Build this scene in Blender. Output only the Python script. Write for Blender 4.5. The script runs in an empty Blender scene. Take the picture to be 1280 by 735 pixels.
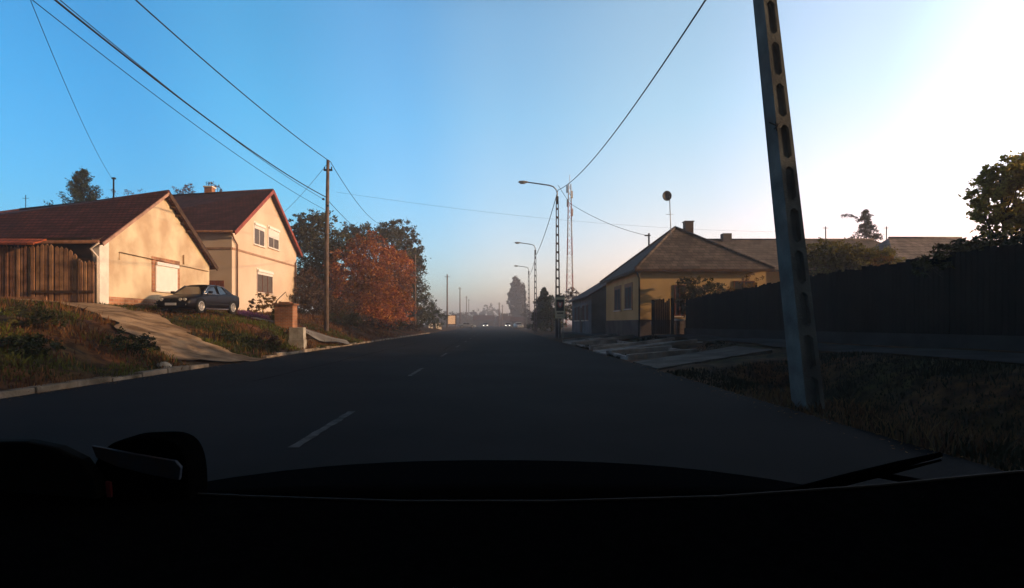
import bpy, bmesh, math, random
from mathutils import Vector, Matrix, noise
R = math.radians
scene = bpy.context.scene
C = scene.collection

# ------------------------------------------------------------------ camera, sky, sun, exposure
CAMZ = 1.25
cam_d = bpy.data.cameras.new('camera'); cam = bpy.data.objects.new('camera', cam_d); C.objects.link(cam)
cam_d.sensor_width = 36; cam_d.lens = 700/1280*36
cam_d.shift_x = 20/1280; cam_d.shift_y = 36.5/1280
cam_d.clip_start = 0.05; cam_d.clip_end = 6000
cam.location = (0, 0, CAMZ); cam.rotation_euler = (R(90), 0, 0)
scene.camera = cam

SUN_EL = R(12); SUN_AZ = R(103)          # azimuth from +Y (straight down the road) towards +X
SKY_STRENGTH = 0.15; SUN_STRENGTH = 2.15; EXPOSURE = 1.1
w = bpy.data.worlds.new('World'); scene.world = w; w.use_nodes = True
wn = w.node_tree; wn.nodes.clear()
out = wn.nodes.new('ShaderNodeOutputWorld'); bg = wn.nodes.new('ShaderNodeBackground')
sky = wn.nodes.new('ShaderNodeTexSky'); sky.sky_type = 'NISHITA'; sky.sun_disc = False
sky.sun_elevation = SUN_EL; sky.sun_rotation = SUN_AZ
sky.air_density = 1.0; sky.dust_density = 1.5; sky.ozone_density = 2.0; sky.altitude = 100
# added glow ahead right, off the sun's azimuth, with deeper blue away
tc = wn.nodes.new('ShaderNodeTexCoord')
dot = wn.nodes.new('ShaderNodeVectorMath'); dot.operation = 'DOT_PRODUCT'
GLOW = Vector((math.sin(R(60)), math.cos(R(60)), 0.25)).normalized()
nrm = wn.nodes.new('ShaderNodeVectorMath'); nrm.operation = 'NORMALIZE'
wn.links.new(tc.outputs['Generated'], nrm.inputs[0])
wn.links.new(nrm.outputs[0], dot.inputs[0]); dot.inputs[1].default_value = GLOW
rmp = wn.nodes.new('ShaderNodeValToRGB'); wn.links.new(dot.outputs['Value'], rmp.inputs[0])
rmp.color_ramp.interpolation = 'EASE'
el = rmp.color_ramp.elements
KS = 10.0
STOPS = [(0.0, (.15, .62, .83)), (.20, (.29, .85, .99)), (.40, (.54, 1.03, 1.17)), (.55, (.93, 1.20, 1.18)), (.76, (1.42, 1.40, 1.20)), (.90, (2.0, 1.62, 1.40)), (1.0, (3.6, 3.3, 2.9))]
while len(el) < len(STOPS): el.new(.5)
for k_, (p_, c_) in enumerate(STOPS):
    el[k_].position = p_; el[k_].color = (*[q/KS for q in c_], 1)
mul = wn.nodes.new('ShaderNodeVectorMath'); mul.operation = 'MULTIPLY'
wn.links.new(sky.outputs[0], mul.inputs[0]); wn.links.new(rmp.outputs[0], mul.inputs[1])
# low band brightened; zenith and sky behind the camera dimmed to darken the ground
sx_ = wn.nodes.new('ShaderNodeSeparateXYZ'); wn.links.new(nrm.outputs[0], sx_.inputs[0])
zr_ = wn.nodes.new('ShaderNodeMapRange'); zr_.interpolation_type = 'SMOOTHSTEP'; zr_.inputs[1].default_value = .47; zr_.inputs[2].default_value = .66; zr_.inputs[3].default_value = KS*1.54; zr_.inputs[4].default_value = .04*KS
wn.links.new(sx_.outputs['Z'], zr_.inputs[0])
yr_n = wn.nodes.new('ShaderNodeMapRange'); yr_n.interpolation_type = 'SMOOTHSTEP'; yr_n.inputs[1].default_value = -.3; yr_n.inputs[2].default_value = .5; yr_n.inputs[3].default_value = .16; yr_n.inputs[4].default_value = 1
wn.links.new(sx_.outputs['Y'], yr_n.inputs[0])
mm1 = wn.nodes.new('ShaderNodeMath'); mm1.operation = 'MULTIPLY'; wn.links.new(zr_.outputs[0], mm1.inputs[0]); wn.links.new(yr_n.outputs[0], mm1.inputs[1])
hr = wn.nodes.new('ShaderNodeValToRGB'); wn.links.new(sx_.outputs['Z'], hr.inputs[0]); he = hr.color_ramp.elements
he[0].position = 0.0; he[0].color = (.90, .52, .57, 1); he[1].position = .34; he[1].color = (.65, .65, .65, 1); e_ = he.new(.10); e_.color = (.93, .57, .57, 1); e_ = he.new(.2); e_.color = (.76, .60, .60, 1)
mul3 = wn.nodes.new('ShaderNodeVectorMath'); mul3.operation = 'MULTIPLY'; wn.links.new(mul.outputs[0], mul3.inputs[0]); wn.links.new(hr.outputs[0], mul3.inputs[1])
mul2 = wn.nodes.new('ShaderNodeVectorMath'); mul2.operation = 'SCALE'; wn.links.new(mul3.outputs[0], mul2.inputs[0]); wn.links.new(mm1.outputs[0], mul2.inputs['Scale'])
wn.links.new(mul2.outputs[0], bg.inputs[0]); bg.inputs[1].default_value = SKY_STRENGTH
wn.links.new(bg.outputs[0], out.inputs[0])

sd = bpy.data.lights.new('sun', 'SUN'); sd.energy = SUN_STRENGTH; sd.angle = R(0.5); sd.color = (1.0, 0.64, 0.36)
so = bpy.data.objects.new('sun', sd); C.objects.link(so)
sdir = Vector((math.sin(SUN_AZ)*math.cos(SUN_EL), math.cos(SUN_AZ)*math.cos(SUN_EL), math.sin(SUN_EL)))
so.rotation_euler = sdir.to_track_quat('Z', 'Y').to_euler(); so.location = (60, -20, 40)
vs = scene.view_settings
vs.view_transform = 'Standard'; vs.look = 'None'; vs.gamma = 1; vs.exposure = EXPOSURE; vs.use_curve_mapping = False
scene.cycles.volume_bounces = 1
scene.cycles.max_bounces = 6

# ------------------------------------------------------------------ helpers
def P(px, py, D):                       # pixel of the 1280 px picture + real distance -> point in the world
    return Vector(((px-620)/700*D, D, CAMZ+(404-py)/700*D))
def onx(X, px, py):                     # point of the vertical plane x = X
    return P(px, py, X*700/(px-620))

def mat(name, col, rough=0.8, var=0.0, scale=3.0, bump=0.0, bscale=30.0, spec=0.3, metal=0.0, col2=None, detail=6, island=0.0, emit=None, trans=0.0, coat=0.0):
    m = bpy.data.materials.new(name); m.use_nodes = True
    nt = m.node_tree; b = nt.nodes['Principled BSDF']
    b.inputs['Roughness'].default_value = rough
    b.inputs['Specular IOR Level'].default_value = spec
    b.inputs['Metallic'].default_value = metal
    b.inputs['Coat Weight'].default_value = coat
    b.inputs['Base Color'].default_value = (*col, 1)
    t = nt.nodes.new('ShaderNodeTexCoord')
    last = None
    if var > 0 or col2:
        n = nt.nodes.new('ShaderNodeTexNoise'); n.inputs['Scale'].default_value = scale; n.inputs['Detail'].default_value = detail
        nt.links.new(t.outputs['Object'], n.inputs['Vector'])
        mx = nt.nodes.new('ShaderNodeMix'); mx.data_type = 'RGBA'
        c2 = col2 if col2 else tuple(c*(1-var) for c in col)
        mx.inputs[6].default_value = (*c2, 1); mx.inputs[7].default_value = (*[min(1, c*(1+var*0.5)) for c in col], 1)
        mr = nt.nodes.new('ShaderNodeMapRange'); mr.inputs[1].default_value = 0.36; mr.inputs[2].default_value = 0.64
        nt.links.new(n.outputs['Fac'], mr.inputs[0]); nt.links.new(mr.outputs[0], mx.inputs[0])
        last = mx.outputs[2]
    if island > 0:
        g = nt.nodes.new('ShaderNodeNewGeometry')
        h = nt.nodes.new('ShaderNodeHueSaturation')
        mr = nt.nodes.new('ShaderNodeMapRange'); mr.inputs[3].default_value = 1-island; mr.inputs[4].default_value = 1+island
        nt.links.new(g.outputs['Random Per Island'], mr.inputs[0]); nt.links.new(mr.outputs[0], h.inputs['Value'])
        mr2 = nt.nodes.new('ShaderNodeMapRange'); mr2.inputs[3].default_value = .5-island*.05; mr2.inputs[4].default_value = .5+island*.05
        nt.links.new(g.outputs['Random Per Island'], mr2.inputs[0]); nt.links.new(mr2.outputs[0], h.inputs['Hue'])
        if last: nt.links.new(last, h.inputs['Color'])
        else: h.inputs['Color'].default_value = (*col, 1)
        last = h.outputs[0]
    if last: nt.links.new(last, b.inputs['Base Color'])
    if bump > 0:
        n2 = nt.nodes.new('ShaderNodeTexNoise'); n2.inputs['Scale'].default_value = bscale; n2.inputs['Detail'].default_value = 8
        nt.links.new(t.outputs['Object'], n2.inputs['Vector'])
        bp = nt.nodes.new('ShaderNodeBump'); bp.inputs['Strength'].default_value = bump; bp.inputs['Distance'].default_value = 0.03
        nt.links.new(n2.outputs['Fac'], bp.inputs['Height']); nt.links.new(bp.outputs[0], b.inputs['Normal'])
    if emit:
        b.inputs['Emission Color'].default_value = (*emit[:3], 1); b.inputs['Emission Strength'].default_value = emit[3]
    if trans > 0:
        ad = nt.nodes.new('ShaderNodeMixShader'); tr = nt.nodes.new('ShaderNodeBsdfTranslucent')
        if last: nt.links.new(last, tr.inputs[0])
        else: tr.inputs[0].default_value = (*col, 1)
        ad.inputs[0].default_value = trans
        nt.links.new(b.outputs[0], ad.inputs[1]); nt.links.new(tr.outputs[0], ad.inputs[2])
        nt.links.new(ad.outputs[0], nt.nodes['Material Output'].inputs[0])
    return m

def tile_mat(name, c1, c2, sx=0.3, sz=0.2, mortar=(0.02, 0.015, 0.012), axes='XZ', rough=0.85, ms=0.02, bumpd=0.02, offs=0.5):
    """courses of tiles / bricks; axes = which object axes run across and up"""
    m = bpy.data.materials.new(name); m.use_nodes = True; nt = m.node_tree; b = nt.nodes['Principled BSDF']
    b.inputs['Roughness'].default_value = rough; b.inputs['Specular IOR Level'].default_value = 0.25
    t = nt.nodes.new('ShaderNodeTexCoord'); s = nt.nodes.new('ShaderNodeSeparateXYZ'); c = nt.nodes.new('ShaderNodeCombineXYZ')
    nt.links.new(t.outputs['Object'], s.inputs[0])
    nt.links.new(s.outputs[axes[0]], c.inputs[0]); nt.links.new(s.outputs[axes[1]], c.inputs[1])
    br = nt.nodes.new('ShaderNodeTexBrick'); nt.links.new(c.outputs[0], br.inputs['Vector'])
    br.offset = offs
    br.inputs['Scale'].default_value = 1; br.inputs['Brick Width'].default_value = sx; br.inputs['Row Height'].default_value = sz
    br.inputs['Mortar Size'].default_value = ms; br.inputs['Mortar Smooth'].default_value = 0.3; br.inputs['Bias'].default_value = 0
    br.inputs['Color1'].default_value = (*c1, 1); br.inputs['Color2'].default_value = (*c2, 1); br.inputs['Mortar'].default_value = (*mortar, 1)
    n = nt.nodes.new('ShaderNodeTexNoise'); n.inputs['Scale'].default_value = 1.3; n.inputs['Detail'].default_value = 8
    nt.links.new(t.outputs['Object'], n.inputs['Vector'])
    mr = nt.nodes.new('ShaderNodeMapRange'); mr.inputs[1].default_value = .35; mr.inputs[2].default_value = .65
    mr.inputs[3].default_value = .6; mr.inputs[4].default_value = 1.3; nt.links.new(n.outputs['Fac'], mr.inputs[0])
    h = nt.nodes.new('ShaderNodeHueSaturation'); nt.links.new(br.outputs['Color'], h.inputs['Color']); nt.links.new(mr.outputs[0], h.inputs['Value'])
    nt.links.new(h.outputs[0], b.inputs['Base Color'])
    bp = nt.nodes.new('ShaderNodeBump'); bp.inputs['Distance'].default_value = bumpd; bp.inputs['Strength'].default_value = .8; bp.invert = True
    nt.links.new(br.outputs['Fac'], bp.inputs['Height']); nt.links.new(bp.outputs[0], b.inputs['Normal'])
    return m

def tag(o, label=None, cat=None, group=None, kind=None):
    if label: o['label'] = label
    if cat: o['category'] = cat
    if group: o['group'] = group
    if kind: o['kind'] = kind
    return o
def empty(name, loc=(0, 0, 0), rz=0):
    o = bpy.data.objects.new(name, None); o.empty_display_size = .3; C.objects.link(o)
    o.location = loc; o.rotation_euler = (0, 0, rz); return o
def copy_tree(o, parent=None):
    c = o.copy(); C.objects.link(c); c.parent = parent
    for ch in [x for x in ALL if x.parent == o]:
        copy_tree(ch, c)
    ALL.append(c)
    return c
ALL = []
class MB:
    """collects geometry, builds it as ONE mesh object"""
    def __init__(s): s.v = []; s.f = []; s.sm = []
    def add(s, vs_, fs, smooth=False):
        o = len(s.v); s.v += [tuple(v) for v in vs_]; s.f += [tuple(i+o for i in f) for f in fs]; s.sm += [smooth]*len(fs); return s
    def box(s, a, b, rz=0, piv=None):
        x0, y0, z0 = a; x1, y1, z1 = b
        V = [Vector(p) for p in ((x0,y0,z0),(x1,y0,z0),(x1,y1,z0),(x0,y1,z0),(x0,y0,z1),(x1,y0,z1),(x1,y1,z1),(x0,y1,z1))]
        if rz:
            pv = Vector(piv) if piv else sum(V, Vector())/8
            M = Matrix.Rotation(rz, 3, 'Z'); V = [M@(v-pv)+pv for v in V]
        return s.add(V, [(0,3,2,1),(4,5,6,7),(0,1,5,4),(1,2,6,5),(2,3,7,6),(3,0,4,7)])
    def beam(s, p, q, wx, wz, up=(0, 0, 1)):
        p = Vector(p); q = Vector(q); d = (q-p).normalized(); u = Vector(up)
        if abs(d.dot(u)) > .98: u = Vector((0, 1, 0))
        x = d.cross(u).normalized(); u = x.cross(d)
        V = [c+x*wx/2*i+u*wz/2*j for c in (p, q) for i, j in ((-1,-1),(1,-1),(1,1),(-1,1))]
        return s.add(V, [(0,1,2,3),(7,6,5,4),(0,4,5,1),(1,5,6,2),(2,6,7,3),(3,7,4,0)])
    def tube(s, pts, rs, n=8, cap=True):
        pts = [Vector(p) for p in pts]
        if not hasattr(rs, '__len__'): rs = [rs]*len(pts)
        V = []; F = []
        for i, p in enumerate(pts):
            d = (pts[min(i+1, len(pts)-1)]-pts[max(i-1, 0)]).normalized()
            u = Vector((0, 0, 1)) if abs(d.z) < .9 else Vector((0, 1, 0))
            x = d.cross(u).normalized(); y = x.cross(d)
            V += [p+(x*math.cos(2*math.pi*k/n)+y*math.sin(2*math.pi*k/n))*rs[i] for k in range(n)]
        for i in range(len(pts)-1):
            for k in range(n):
                a = i*n+k; b_ = i*n+(k+1) % n; F.append((a, b_, b_+n, a+n))
        s.add(V, F, True)
        if cap:
            o = len(s.v)-len(V); s.f += [tuple(o+k for k in range(n))[::-1], tuple(o+len(V)-n+k for k in range(n))]; s.sm += [False, False]
        return s
    def prism(s, poly, vec):
        vec = Vector(vec); n = len(poly); V = [Vector(p) for p in poly]+[Vector(p)+vec for p in poly]
        return s.add(V, [tuple(range(n))[::-1], tuple(range(n, 2*n))]+[(i, (i+1) % n, (i+1) % n+n, i+n) for i in range(n)])
    def build(s, name, m, parent=None, origin=None, bevel=0):
        me = bpy.data.meshes.new(name)
        V = s.v
        if origin is not None: V = [(v[0]-origin[0], v[1]-origin[1], v[2]-origin[2]) for v in V]
        me.from_pydata(V, [], s.f); me.update()
        me.polygons.foreach_set('use_smooth', s.sm)
        o = bpy.data.objects.new(name, me); C.objects.link(o)
        if m: me.materials.append(m)
        if origin is not None: o.location = origin
        if parent:
            o.parent = parent
        if bevel:
            bv = o.modifiers.new('bevel', 'BEVEL'); bv.width = bevel; bv.segments = 2; bv.limit_method = 'ANGLE'
        ALL.append(o)
        return o
def fixn(o):
    bm = bmesh.new(); bm.from_mesh(o.data); bmesh.ops.recalc_face_normals(bm, faces=bm.faces); bm.to_mesh(o.data); bm.free(); return o

# ------------------------------------------------------------------ terrain
def lerp(pts, x):
    if x <= pts[0][0]: return pts[0][1]
    for (a, b), (c, d) in zip(pts, pts[1:]):
        if x <= c: return b+(d-b)*(x-a)/(c-a)
    return pts[-1][1]
LEFT = [(-60, 3.2), (-30, 2.7), (-20, 2.25), (-16.5, 1.97), (-14.0, 1.62), (-12, 1.22), (-10.5, .78), (-9.3, .3), (-8.5, .1), (-8.2, -.03)]
LEFTD = [(-60, 3.2), (-30, 2.6), (-20, 2.2), (-16.5, 1.95), (-14.0, 1.58), (-12, 1.05), (-10.5, .6), (-9.3, .2), (-8.5, .05), (-8.2, -.03)]
def HR(x, y):
    ditch = lerp([(4.3, -.03), (5.0, 0.0), (5.5, -.1), (6.2, -.45), (6.9, -.45), (7.8, .25), (8.6, .5), (11.4, .65), (16, .7)], x)
    flat = lerp([(4.3, -.03), (5.0, .06), (8.6, .42), (11.4, .62), (16, .7)], x)
    t = lerp([(13.2, 0), (14.6, 1), (18.3, 1), (19.3, 0), (22.5, 0), (23, 1), (26, 1), (26.5, 0), (32, 0), (33, 1)], y)
    return ditch*(1-t)+flat*t
def H(x, y, n=True):
    if x < -8.2:
        t = lerp([(46, 1), (75, .55), (130, .15), (300, .05)], y)
        k = lerp([(14.5, 0), (17, 1), (22, 1), (25, 0)], y)
        z = (lerp(LEFT, x)*(1-k)+lerp(LEFTD, x)*k)*t
        # the ditch with the culvert end, between the kerb and the bank
        a = max(0, 1-abs(x+9.4)/.9)*lerp([(24.8, 0), (25.4, 1), (29.5, 1), (31, 0)], y); z -= .45*a
        if n:
            q = min(1, (-8.2-x)/1.5)
            z += q*(noise.noise(Vector((x*.9, y*.9, 0)))*.12 + noise.noise(Vector((x*3, y*3, 2)))*.05)*(0.35 if k > .5 and x < -9 else 1)
        return z
    if x > 4.3:
        z = HR(x, y)*lerp([(60, 1), (140, .3)], y)
        if n: z += min(1, (x-4.3))*(noise.noise(Vector((x*1.1, y*1.1, 5)))*.07+noise.noise(Vector((x*4, y*4, 5)))*.03)*(.2 if x > 8.4 else 1)
        return z
    return -.03

def axis(segs):
    r = []
    for a, b, s in segs:
        n = max(1, round((b-a)/s)); r += [a+(b-a)*i/n for i in range(n)]
    r.append(segs[-1][1]); return r
xs = axis([(-990, -120, 60), (-120, -40, 8), (-40, -18, 1), (-18, -8.2, .2), (-8.2, 4.3, 3), (4.3, 9, .2), (9, 18, .6), (18, 40, 3), (40, 120, 8), (120, 990, 60)])
ys = axis([(-60, 4, 2), (4, 36, .25), (36, 60, .6), (60, 140, 3), (140, 1000, 40)])
g = MB(); nx = len(xs)
V = [(x, y, H(x, y)) for y in ys for x in xs]
F = [(j*nx+i, j*nx+i+1, (j+1)*nx+i+1, (j+1)*nx+i) for j in range(len(ys)-1) for i in range(nx-1)]
g.add(V, F, True)

# ground: soil, short autumn grass, dry patches
mg = mat('ground_grass', (.04, .042, .012), .95, col2=(.13, .060, .028), scale=.4, bump=1, bscale=14, spec=.1)
nt = mg.node_tree
n3 = nt.nodes.new('ShaderNodeTexNoise'); n3.inputs['Scale'].default_value = 3.2; n3.inputs['Detail'].default_value = 8
t_ = [x for x in nt.nodes if x.type == 'TEX_COORD'][0]; nt.links.new(t_.outputs['Object'], n3.inputs['Vector'])
rp = nt.nodes.new('ShaderNodeValToRGB'); rp.color_ramp.elements[0].position = .4; rp.color_ramp.elements[0].color = (.35, .32, .3, 1)
rp.color_ramp.elements[1].position = .62; rp.color_ramp.elements[1].color = (1.25, 1.1, .9, 1)
nt.links.new(n3.outputs['Fac'], rp.inputs[0])
mm = nt.nodes.new('ShaderNodeMix'); mm.data_type = 'RGBA'; mm.blend_type = 'MULTIPLY'; mm.inputs[0].default_value = 1
src = nt.nodes['Principled BSDF'].inputs['Base Color'].links[0].from_socket
nt.links.new(src, mm.inputs[6]); nt.links.new(rp.outputs[0], mm.inputs[7]); nt.links.new(mm.outputs[2], nt.nodes['Principled BSDF'].inputs['Base Color'])
tag(g.build('ground', mg), kind='structure')

# road
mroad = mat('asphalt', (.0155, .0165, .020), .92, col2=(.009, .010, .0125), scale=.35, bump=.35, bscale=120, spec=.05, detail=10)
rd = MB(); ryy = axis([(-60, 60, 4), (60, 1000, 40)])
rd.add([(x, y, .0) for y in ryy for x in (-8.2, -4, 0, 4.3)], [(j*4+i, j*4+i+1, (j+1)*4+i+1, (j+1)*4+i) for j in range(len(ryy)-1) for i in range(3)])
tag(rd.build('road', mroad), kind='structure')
# frayed asphalt repairs on the road
mp = mat('tar_seam', (.006, .006, .007), 1.0, var=.3, scale=2, spec=0)
def blob(cx, cy, rx, ry, z, seed, n=40):
    rnd = random.Random(seed); ph = [rnd.random()*6 for _ in range(4)]
    pts = []
    for k in range(n):
        a = 2*math.pi*k/n; q = 1+.12*math.sin(3*a+ph[0])+.07*math.sin(7*a+ph[1])+.05*math.sin(13*a+ph[2])
        pts.append((cx+rx*q*math.cos(a), cy+ry*q*math.sin(a), z))
    return pts
pm = MB()
rn = random.Random(21)
for (x0_, y0_, x1_, y1_, wq) in ((-7.9, 24, 4.2, 25, .03), (-5.2, 12, -5.0, 40, .025), (-8, 45, 4.2, 46, .06), (-2.5, 26, -2.6, 60, .02)):
    n_ = 60; a_ = []; b2_ = []
    hx = abs(x1_-x0_) > abs(y1_-y0_); wob = 0
    for q in range(n_+1):
        t = q/n_; wob = .12*noise.noise(Vector((t*9, x0_, y0_)))+.03*noise.noise(Vector((t*40, x0_, y0_))); wv = wq*rn.uniform(.4, 1.2)
        x = x0_+(x1_-x0_)*t; y = y0_+(y1_-y0_)*t
        if hx: a_.append((x, y+wob-wv, .004)); b2_.append((x, y+wob+wv, .004))
        else: a_.append((x+wob-wv, y, .004)); b2_.append((x+wob+wv, y, .004))
    pm.add(a_+b2_, [(q, q+1, q+n_+2, q+n_+1) for q in range(n_)])
tag(pm.build('road_repairs', mp), kind='structure')
# worn lane dashes
mline = mat('worn_paint', (.08, .08, .083), .9, col2=(.014, .014, .017), scale=5, bump=.2, bscale=80, spec=.2, detail=10)
lm = MB()
for k, y0 in enumerate((-3, 5.6, 13.2, 21, 29, 37, 45, 53, 61, 69, 77, 85)):
    ln = 2.3; wd = .052
    x = -2.02-.01*k
    rr = random.Random(k); e1 = []; e2 = []
    for q in range(13):
        yy = y0+ln*q/12; j = rr.uniform(-.012, .012)
        e1.append((x-wd+j, yy, .008)); e2.append((x+wd+rr.uniform(-.012, .012), yy, .008))
    lm.add(e1+e2, [(q, q+13, q+14, q+1) for q in range(12)])
tag(lm.build('lane_markings', mline), kind='structure')

# kerbs
mkerb = mat('kerb_concrete', (.34, .27, .20), .9, col2=(.08, .06, .035), scale=1.6, bump=.8, bscale=25, spec=.1)
kb = MB(); rnd = random.Random(3)
y = 4.0
while y < 70:
    if not (15.7 < y < 19.6):
        dx = rnd.uniform(-.02, .02); h = .11+rnd.uniform(-.04, .02)
        if rnd.random() < .1: h = .06
        kb.box((-8.42+dx, y+.008, -.1), (-8.2+dx, y+.985, h))
    y += 1.0
tag(kb.build('kerb', mkerb, bevel=.02), kind='structure')

# draped sheets: driveway, footpaths
def drape(name, cl, m, dz=.02, rows=14, seed=0, edge=.12, hf=None):
    """cl = centre line [(x,y,halfwidth)], resampled; sheet following the ground"""
    hf = hf or (lambda x, y: H(x, y, False))
    pts = []
    for (a, b_) in zip(cl, cl[1:]):
        n = max(2, int((Vector(b_[:2])-Vector(a[:2])).length/.25))
        for i in range(n):
            t = i/n; pts.append([a[j]+(b_[j]-a[j])*t for j in range(3)])
    pts.append(list(cl[-1]))
    V = []; K = rows
    for i, (x, y, hw) in enumerate(pts):
        p0 = pts[max(0, i-1)]; p1 = pts[min(len(pts)-1, i+1)]
        d = Vector((p1[0]-p0[0], p1[1]-p0[1], 0)).normalized(); nn = Vector((-d.y, d.x, 0))
        el_ = hw+edge*noise.noise(Vector((i*.3, seed, 0)))*2; er = hw+edge*noise.noise(Vector((i*.3, seed+9, 0)))*2
        for k in range(K+1):
            s = -er+(el_+er)*k/K; q = Vector((x, y, 0))+nn*s
            V.append((q.x, q.y, hf(q.x, q.y)+dz))
    F = [(i*(K+1)+k, i*(K+1)+k+1, (i+1)*(K+1)+k+1, (i+1)*(K+1)+k) for i in range(len(pts)-1) for k in range(K)]
    o = MB().add(V, F, True).build(name, m); fixn(o)
    return o
mdirt = mat('driveway_dirt', (.46, .31, .18), .95, col2=(.15, .09, .045), scale=1.3, bump=1.0, bscale=9, spec=.1, detail=10)
d = drape('driveway', [(-8.25, 17.4, 1.9), (-9.5, 17.9, 1.6), (-11, 18.8, 1.3), (-12.8, 20.2, 1.25), (-14.5, 21.6, 1.4), (-16.5, 22.4, 1.2), (-19.5, 22.7, .8)], mdirt, .07, edge=.28, hf=lambda x, y: H(x, y, False)+.055*noise.noise(Vector((x*1.1, y*1.1, 4)))+.03*noise.noise(Vector((x*3.5, y*3.5, 4)))); tag(d, kind='structure')
mconc = mat('path_concrete', (.30, .28, .25), .9, col2=(.17, .155, .14), scale=1.2, bump=.5, bscale=20, spec=.1)
d = drape('path', [(-8.25, 31.5, 1.0), (-9.3, 31.0, .75), (-10.3, 30.5, .55), (-11.4, 30.2, .5), (-13.0, 30.0, .5)], mconc, .14, edge=.03); tag(d, kind='structure')
d = drape('pavement', [(9.6, 2, .75), (9.7, 30, .75), (9.0, 32, .7), (7.6, 36, .7), (7.5, 90, .75)], mat('footpath_asphalt', (.06, .06, .06), .9, var=.35, scale=1.2, bump=.3, bscale=40, spec=.1), .06, edge=.03); tag(d, kind='structure')

# right-hand slabs over the ditch (concrete accesses) with upstand edges
mslab = mat('slab_concrete', (.15, .135, .115), .9, col2=(.05, .045, .04), scale=1.1, bump=.6, bscale=16, spec=.15)
mslab2 = mat('pale_slab_concrete', (.40, .40, .385), .9, col2=(.17, .165, .155), scale=1.3, bump=.6, bscale=16, spec=.1)
def slab(y0, y1, x0, x1, skew, label, z0=.03, z1=.46, rim=False):
    mslab = mslab2 if rim else globals()['mslab']
    m = MB()
    a = [(x0, y0, z0), (x1, y0+skew, z1), (x1, y1+skew, z1), (x0, y1, z0)]
    pz = []
    for (p, q, nj) in ((a[0], a[1], 26), (a[1], a[2], 6), (a[2], a[3], 26), (a[3], a[0], 14)):
        for k in range(nj):
            t = k/nj; v = Vector(p).lerp(Vector(q), t); jj = (0 if rim else 1)*(.16*noise.noise(Vector((v.x*2.3, v.y*2.3, 1)))+.08*noise.noise(Vector((v.x*8, v.y*8, 1))))
            pz.append(v+Vector((jj*.6 if nj != 26 else 0, jj if nj == 26 else 0, 0)))
    m.prism(pz, (0, 0, -.14))
    r = empty('access_slab', (x0, y0, 0)); tag(r, label, 'slab', 'concrete driveway slabs over the roadside ditch')
    o = m.build('deck', mslab, None, origin=(x0, y0, 0)); o.location = (0, 0, 0); o.parent = r; fixn(o)
    if rim:
        for (p, q) in ((a[0], a[1]), (a[3], a[2])):
            b_ = MB().beam(Vector(p)+Vector((0.05, 0, .05)), Vector(q)+Vector((-.3, 0, .05)), .16, .14)
            o = b_.build('edge_beam', mslab, None, origin=(x0, y0, 0)); o.location = (0, 0, 0); o.parent = r
slab(15.1, 17.7, 4.36, 8.3, 1.7, 'nearest and widest cracked concrete slab sloping up from the road edge behind the leaning concrete pole')
slab(22.2, 25.2, 4.36, 8.8, 1.6, 'middle pale concrete slab with raised rims beside the open ditch', rim=True)
slab(32.5, 37, 4.36, 8.5, 1, 'farthest concrete slab with raised rims next to the roadside sign', rim=True)
# concrete frame of the open ditch pits
for (y0, y1, lab) in ((19.3, 21.9, 'concrete rimmed open ditch pit between the nearest and the middle slab'), (26.9, 31.6, 'long concrete rimmed ditch pit between the middle slab and the farthest slab')):
    m = MB()
    m.box((4.5, y0, -.3), (4.68, y1, .1)); m.box((6.9, y0+.6, -.3), (7.08, y1+.6, .26))
    m.beam((4.5, y1+.1, .03), (7.08, y1+.75, .2), .18, .3); m.beam((4.5, y0-.1, .03), (7.08, y0+.5, .2), .18, .3)
    tag(m.build('ditch_rim', mslab2, bevel=.015), lab, 'ditch rim', 'concrete rims of the roadside ditch')

# ------------------------------------------------------------------ materials for buildings
plaster = mat('cream_plaster', (.72, .61, .41), .92, col2=(.52, .38, .24), scale=.8, bump=.4, bscale=30, spec=.1, detail=8)
plaster2 = mat('pale_plaster', (.74, .59, .44), .92, col2=(.65, .50, .36), scale=.4, bump=.2, bscale=30, spec=.1, detail=8)
white_pl = mat('white_plaster', (.8, .72, .62), .9, var=.15, scale=2, spec=.1)
ochre = mat('ochre_plaster', (.66, .46, .21), .92, col2=(.56, .37, .16), scale=.6, bump=.3, bscale=25, spec=.1, detail=8)
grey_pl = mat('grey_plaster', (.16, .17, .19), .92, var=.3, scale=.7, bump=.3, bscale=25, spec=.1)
plinth_m = mat('plinth_render', (.12, .10, .09), .92, var=.3, scale=1, bump=.4, spec=.1)
red_tile_x = tile_mat('red_clay_tiles', (.12, .036, .03), (.075, .025, .026), .24, .17, (.03, .012, .012), 'XZ', bumpd=.03, ms=.025)
red_tile_y = tile_mat('dark_red_tiles', (.095, .03, .03), (.065, .022, .026), .26, .17, (.03, .012, .012), 'XZ', bumpd=.03, ms=.022)
brown_tile_x = tile_mat('brown_slates', (.085, .068, .058), (.15, .115, .095), .34, .2, (.04, .035, .03), 'XZ', bumpd=.02, ms=.015)
brown_tile_y = tile_mat('brown_slates_side', (.08, .06, .055), (.12, .09, .08), .34, .2, (.04, .035, .03), 'YZ', bumpd=.02, ms=.015)
brick_m = tile_mat('orange_brick', (.42, .17, .07), (.34, .13, .06), .25, .08, (.35, .27, .2), 'XZ', ms=.012, bumpd=.01)
brick_y = tile_mat('orange_brick_side', (.46, .22, .11), (.30, .12, .06), .34, .15, (.4, .3, .22), 'YZ', ms=.012, bumpd=.01)
wood_dk = mat('dark_wood', (.10, .055, .03), .8, col2=(.05, .028, .018), scale=4, bump=.4, bscale=30, spec=.2)
wood_gate = mat('weathered_gate_wood', (.46, .24, .13), .85, col2=(.20, .10, .055), scale=2.5, bump=.5, bscale=22, spec=.15, island=.25)
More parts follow.
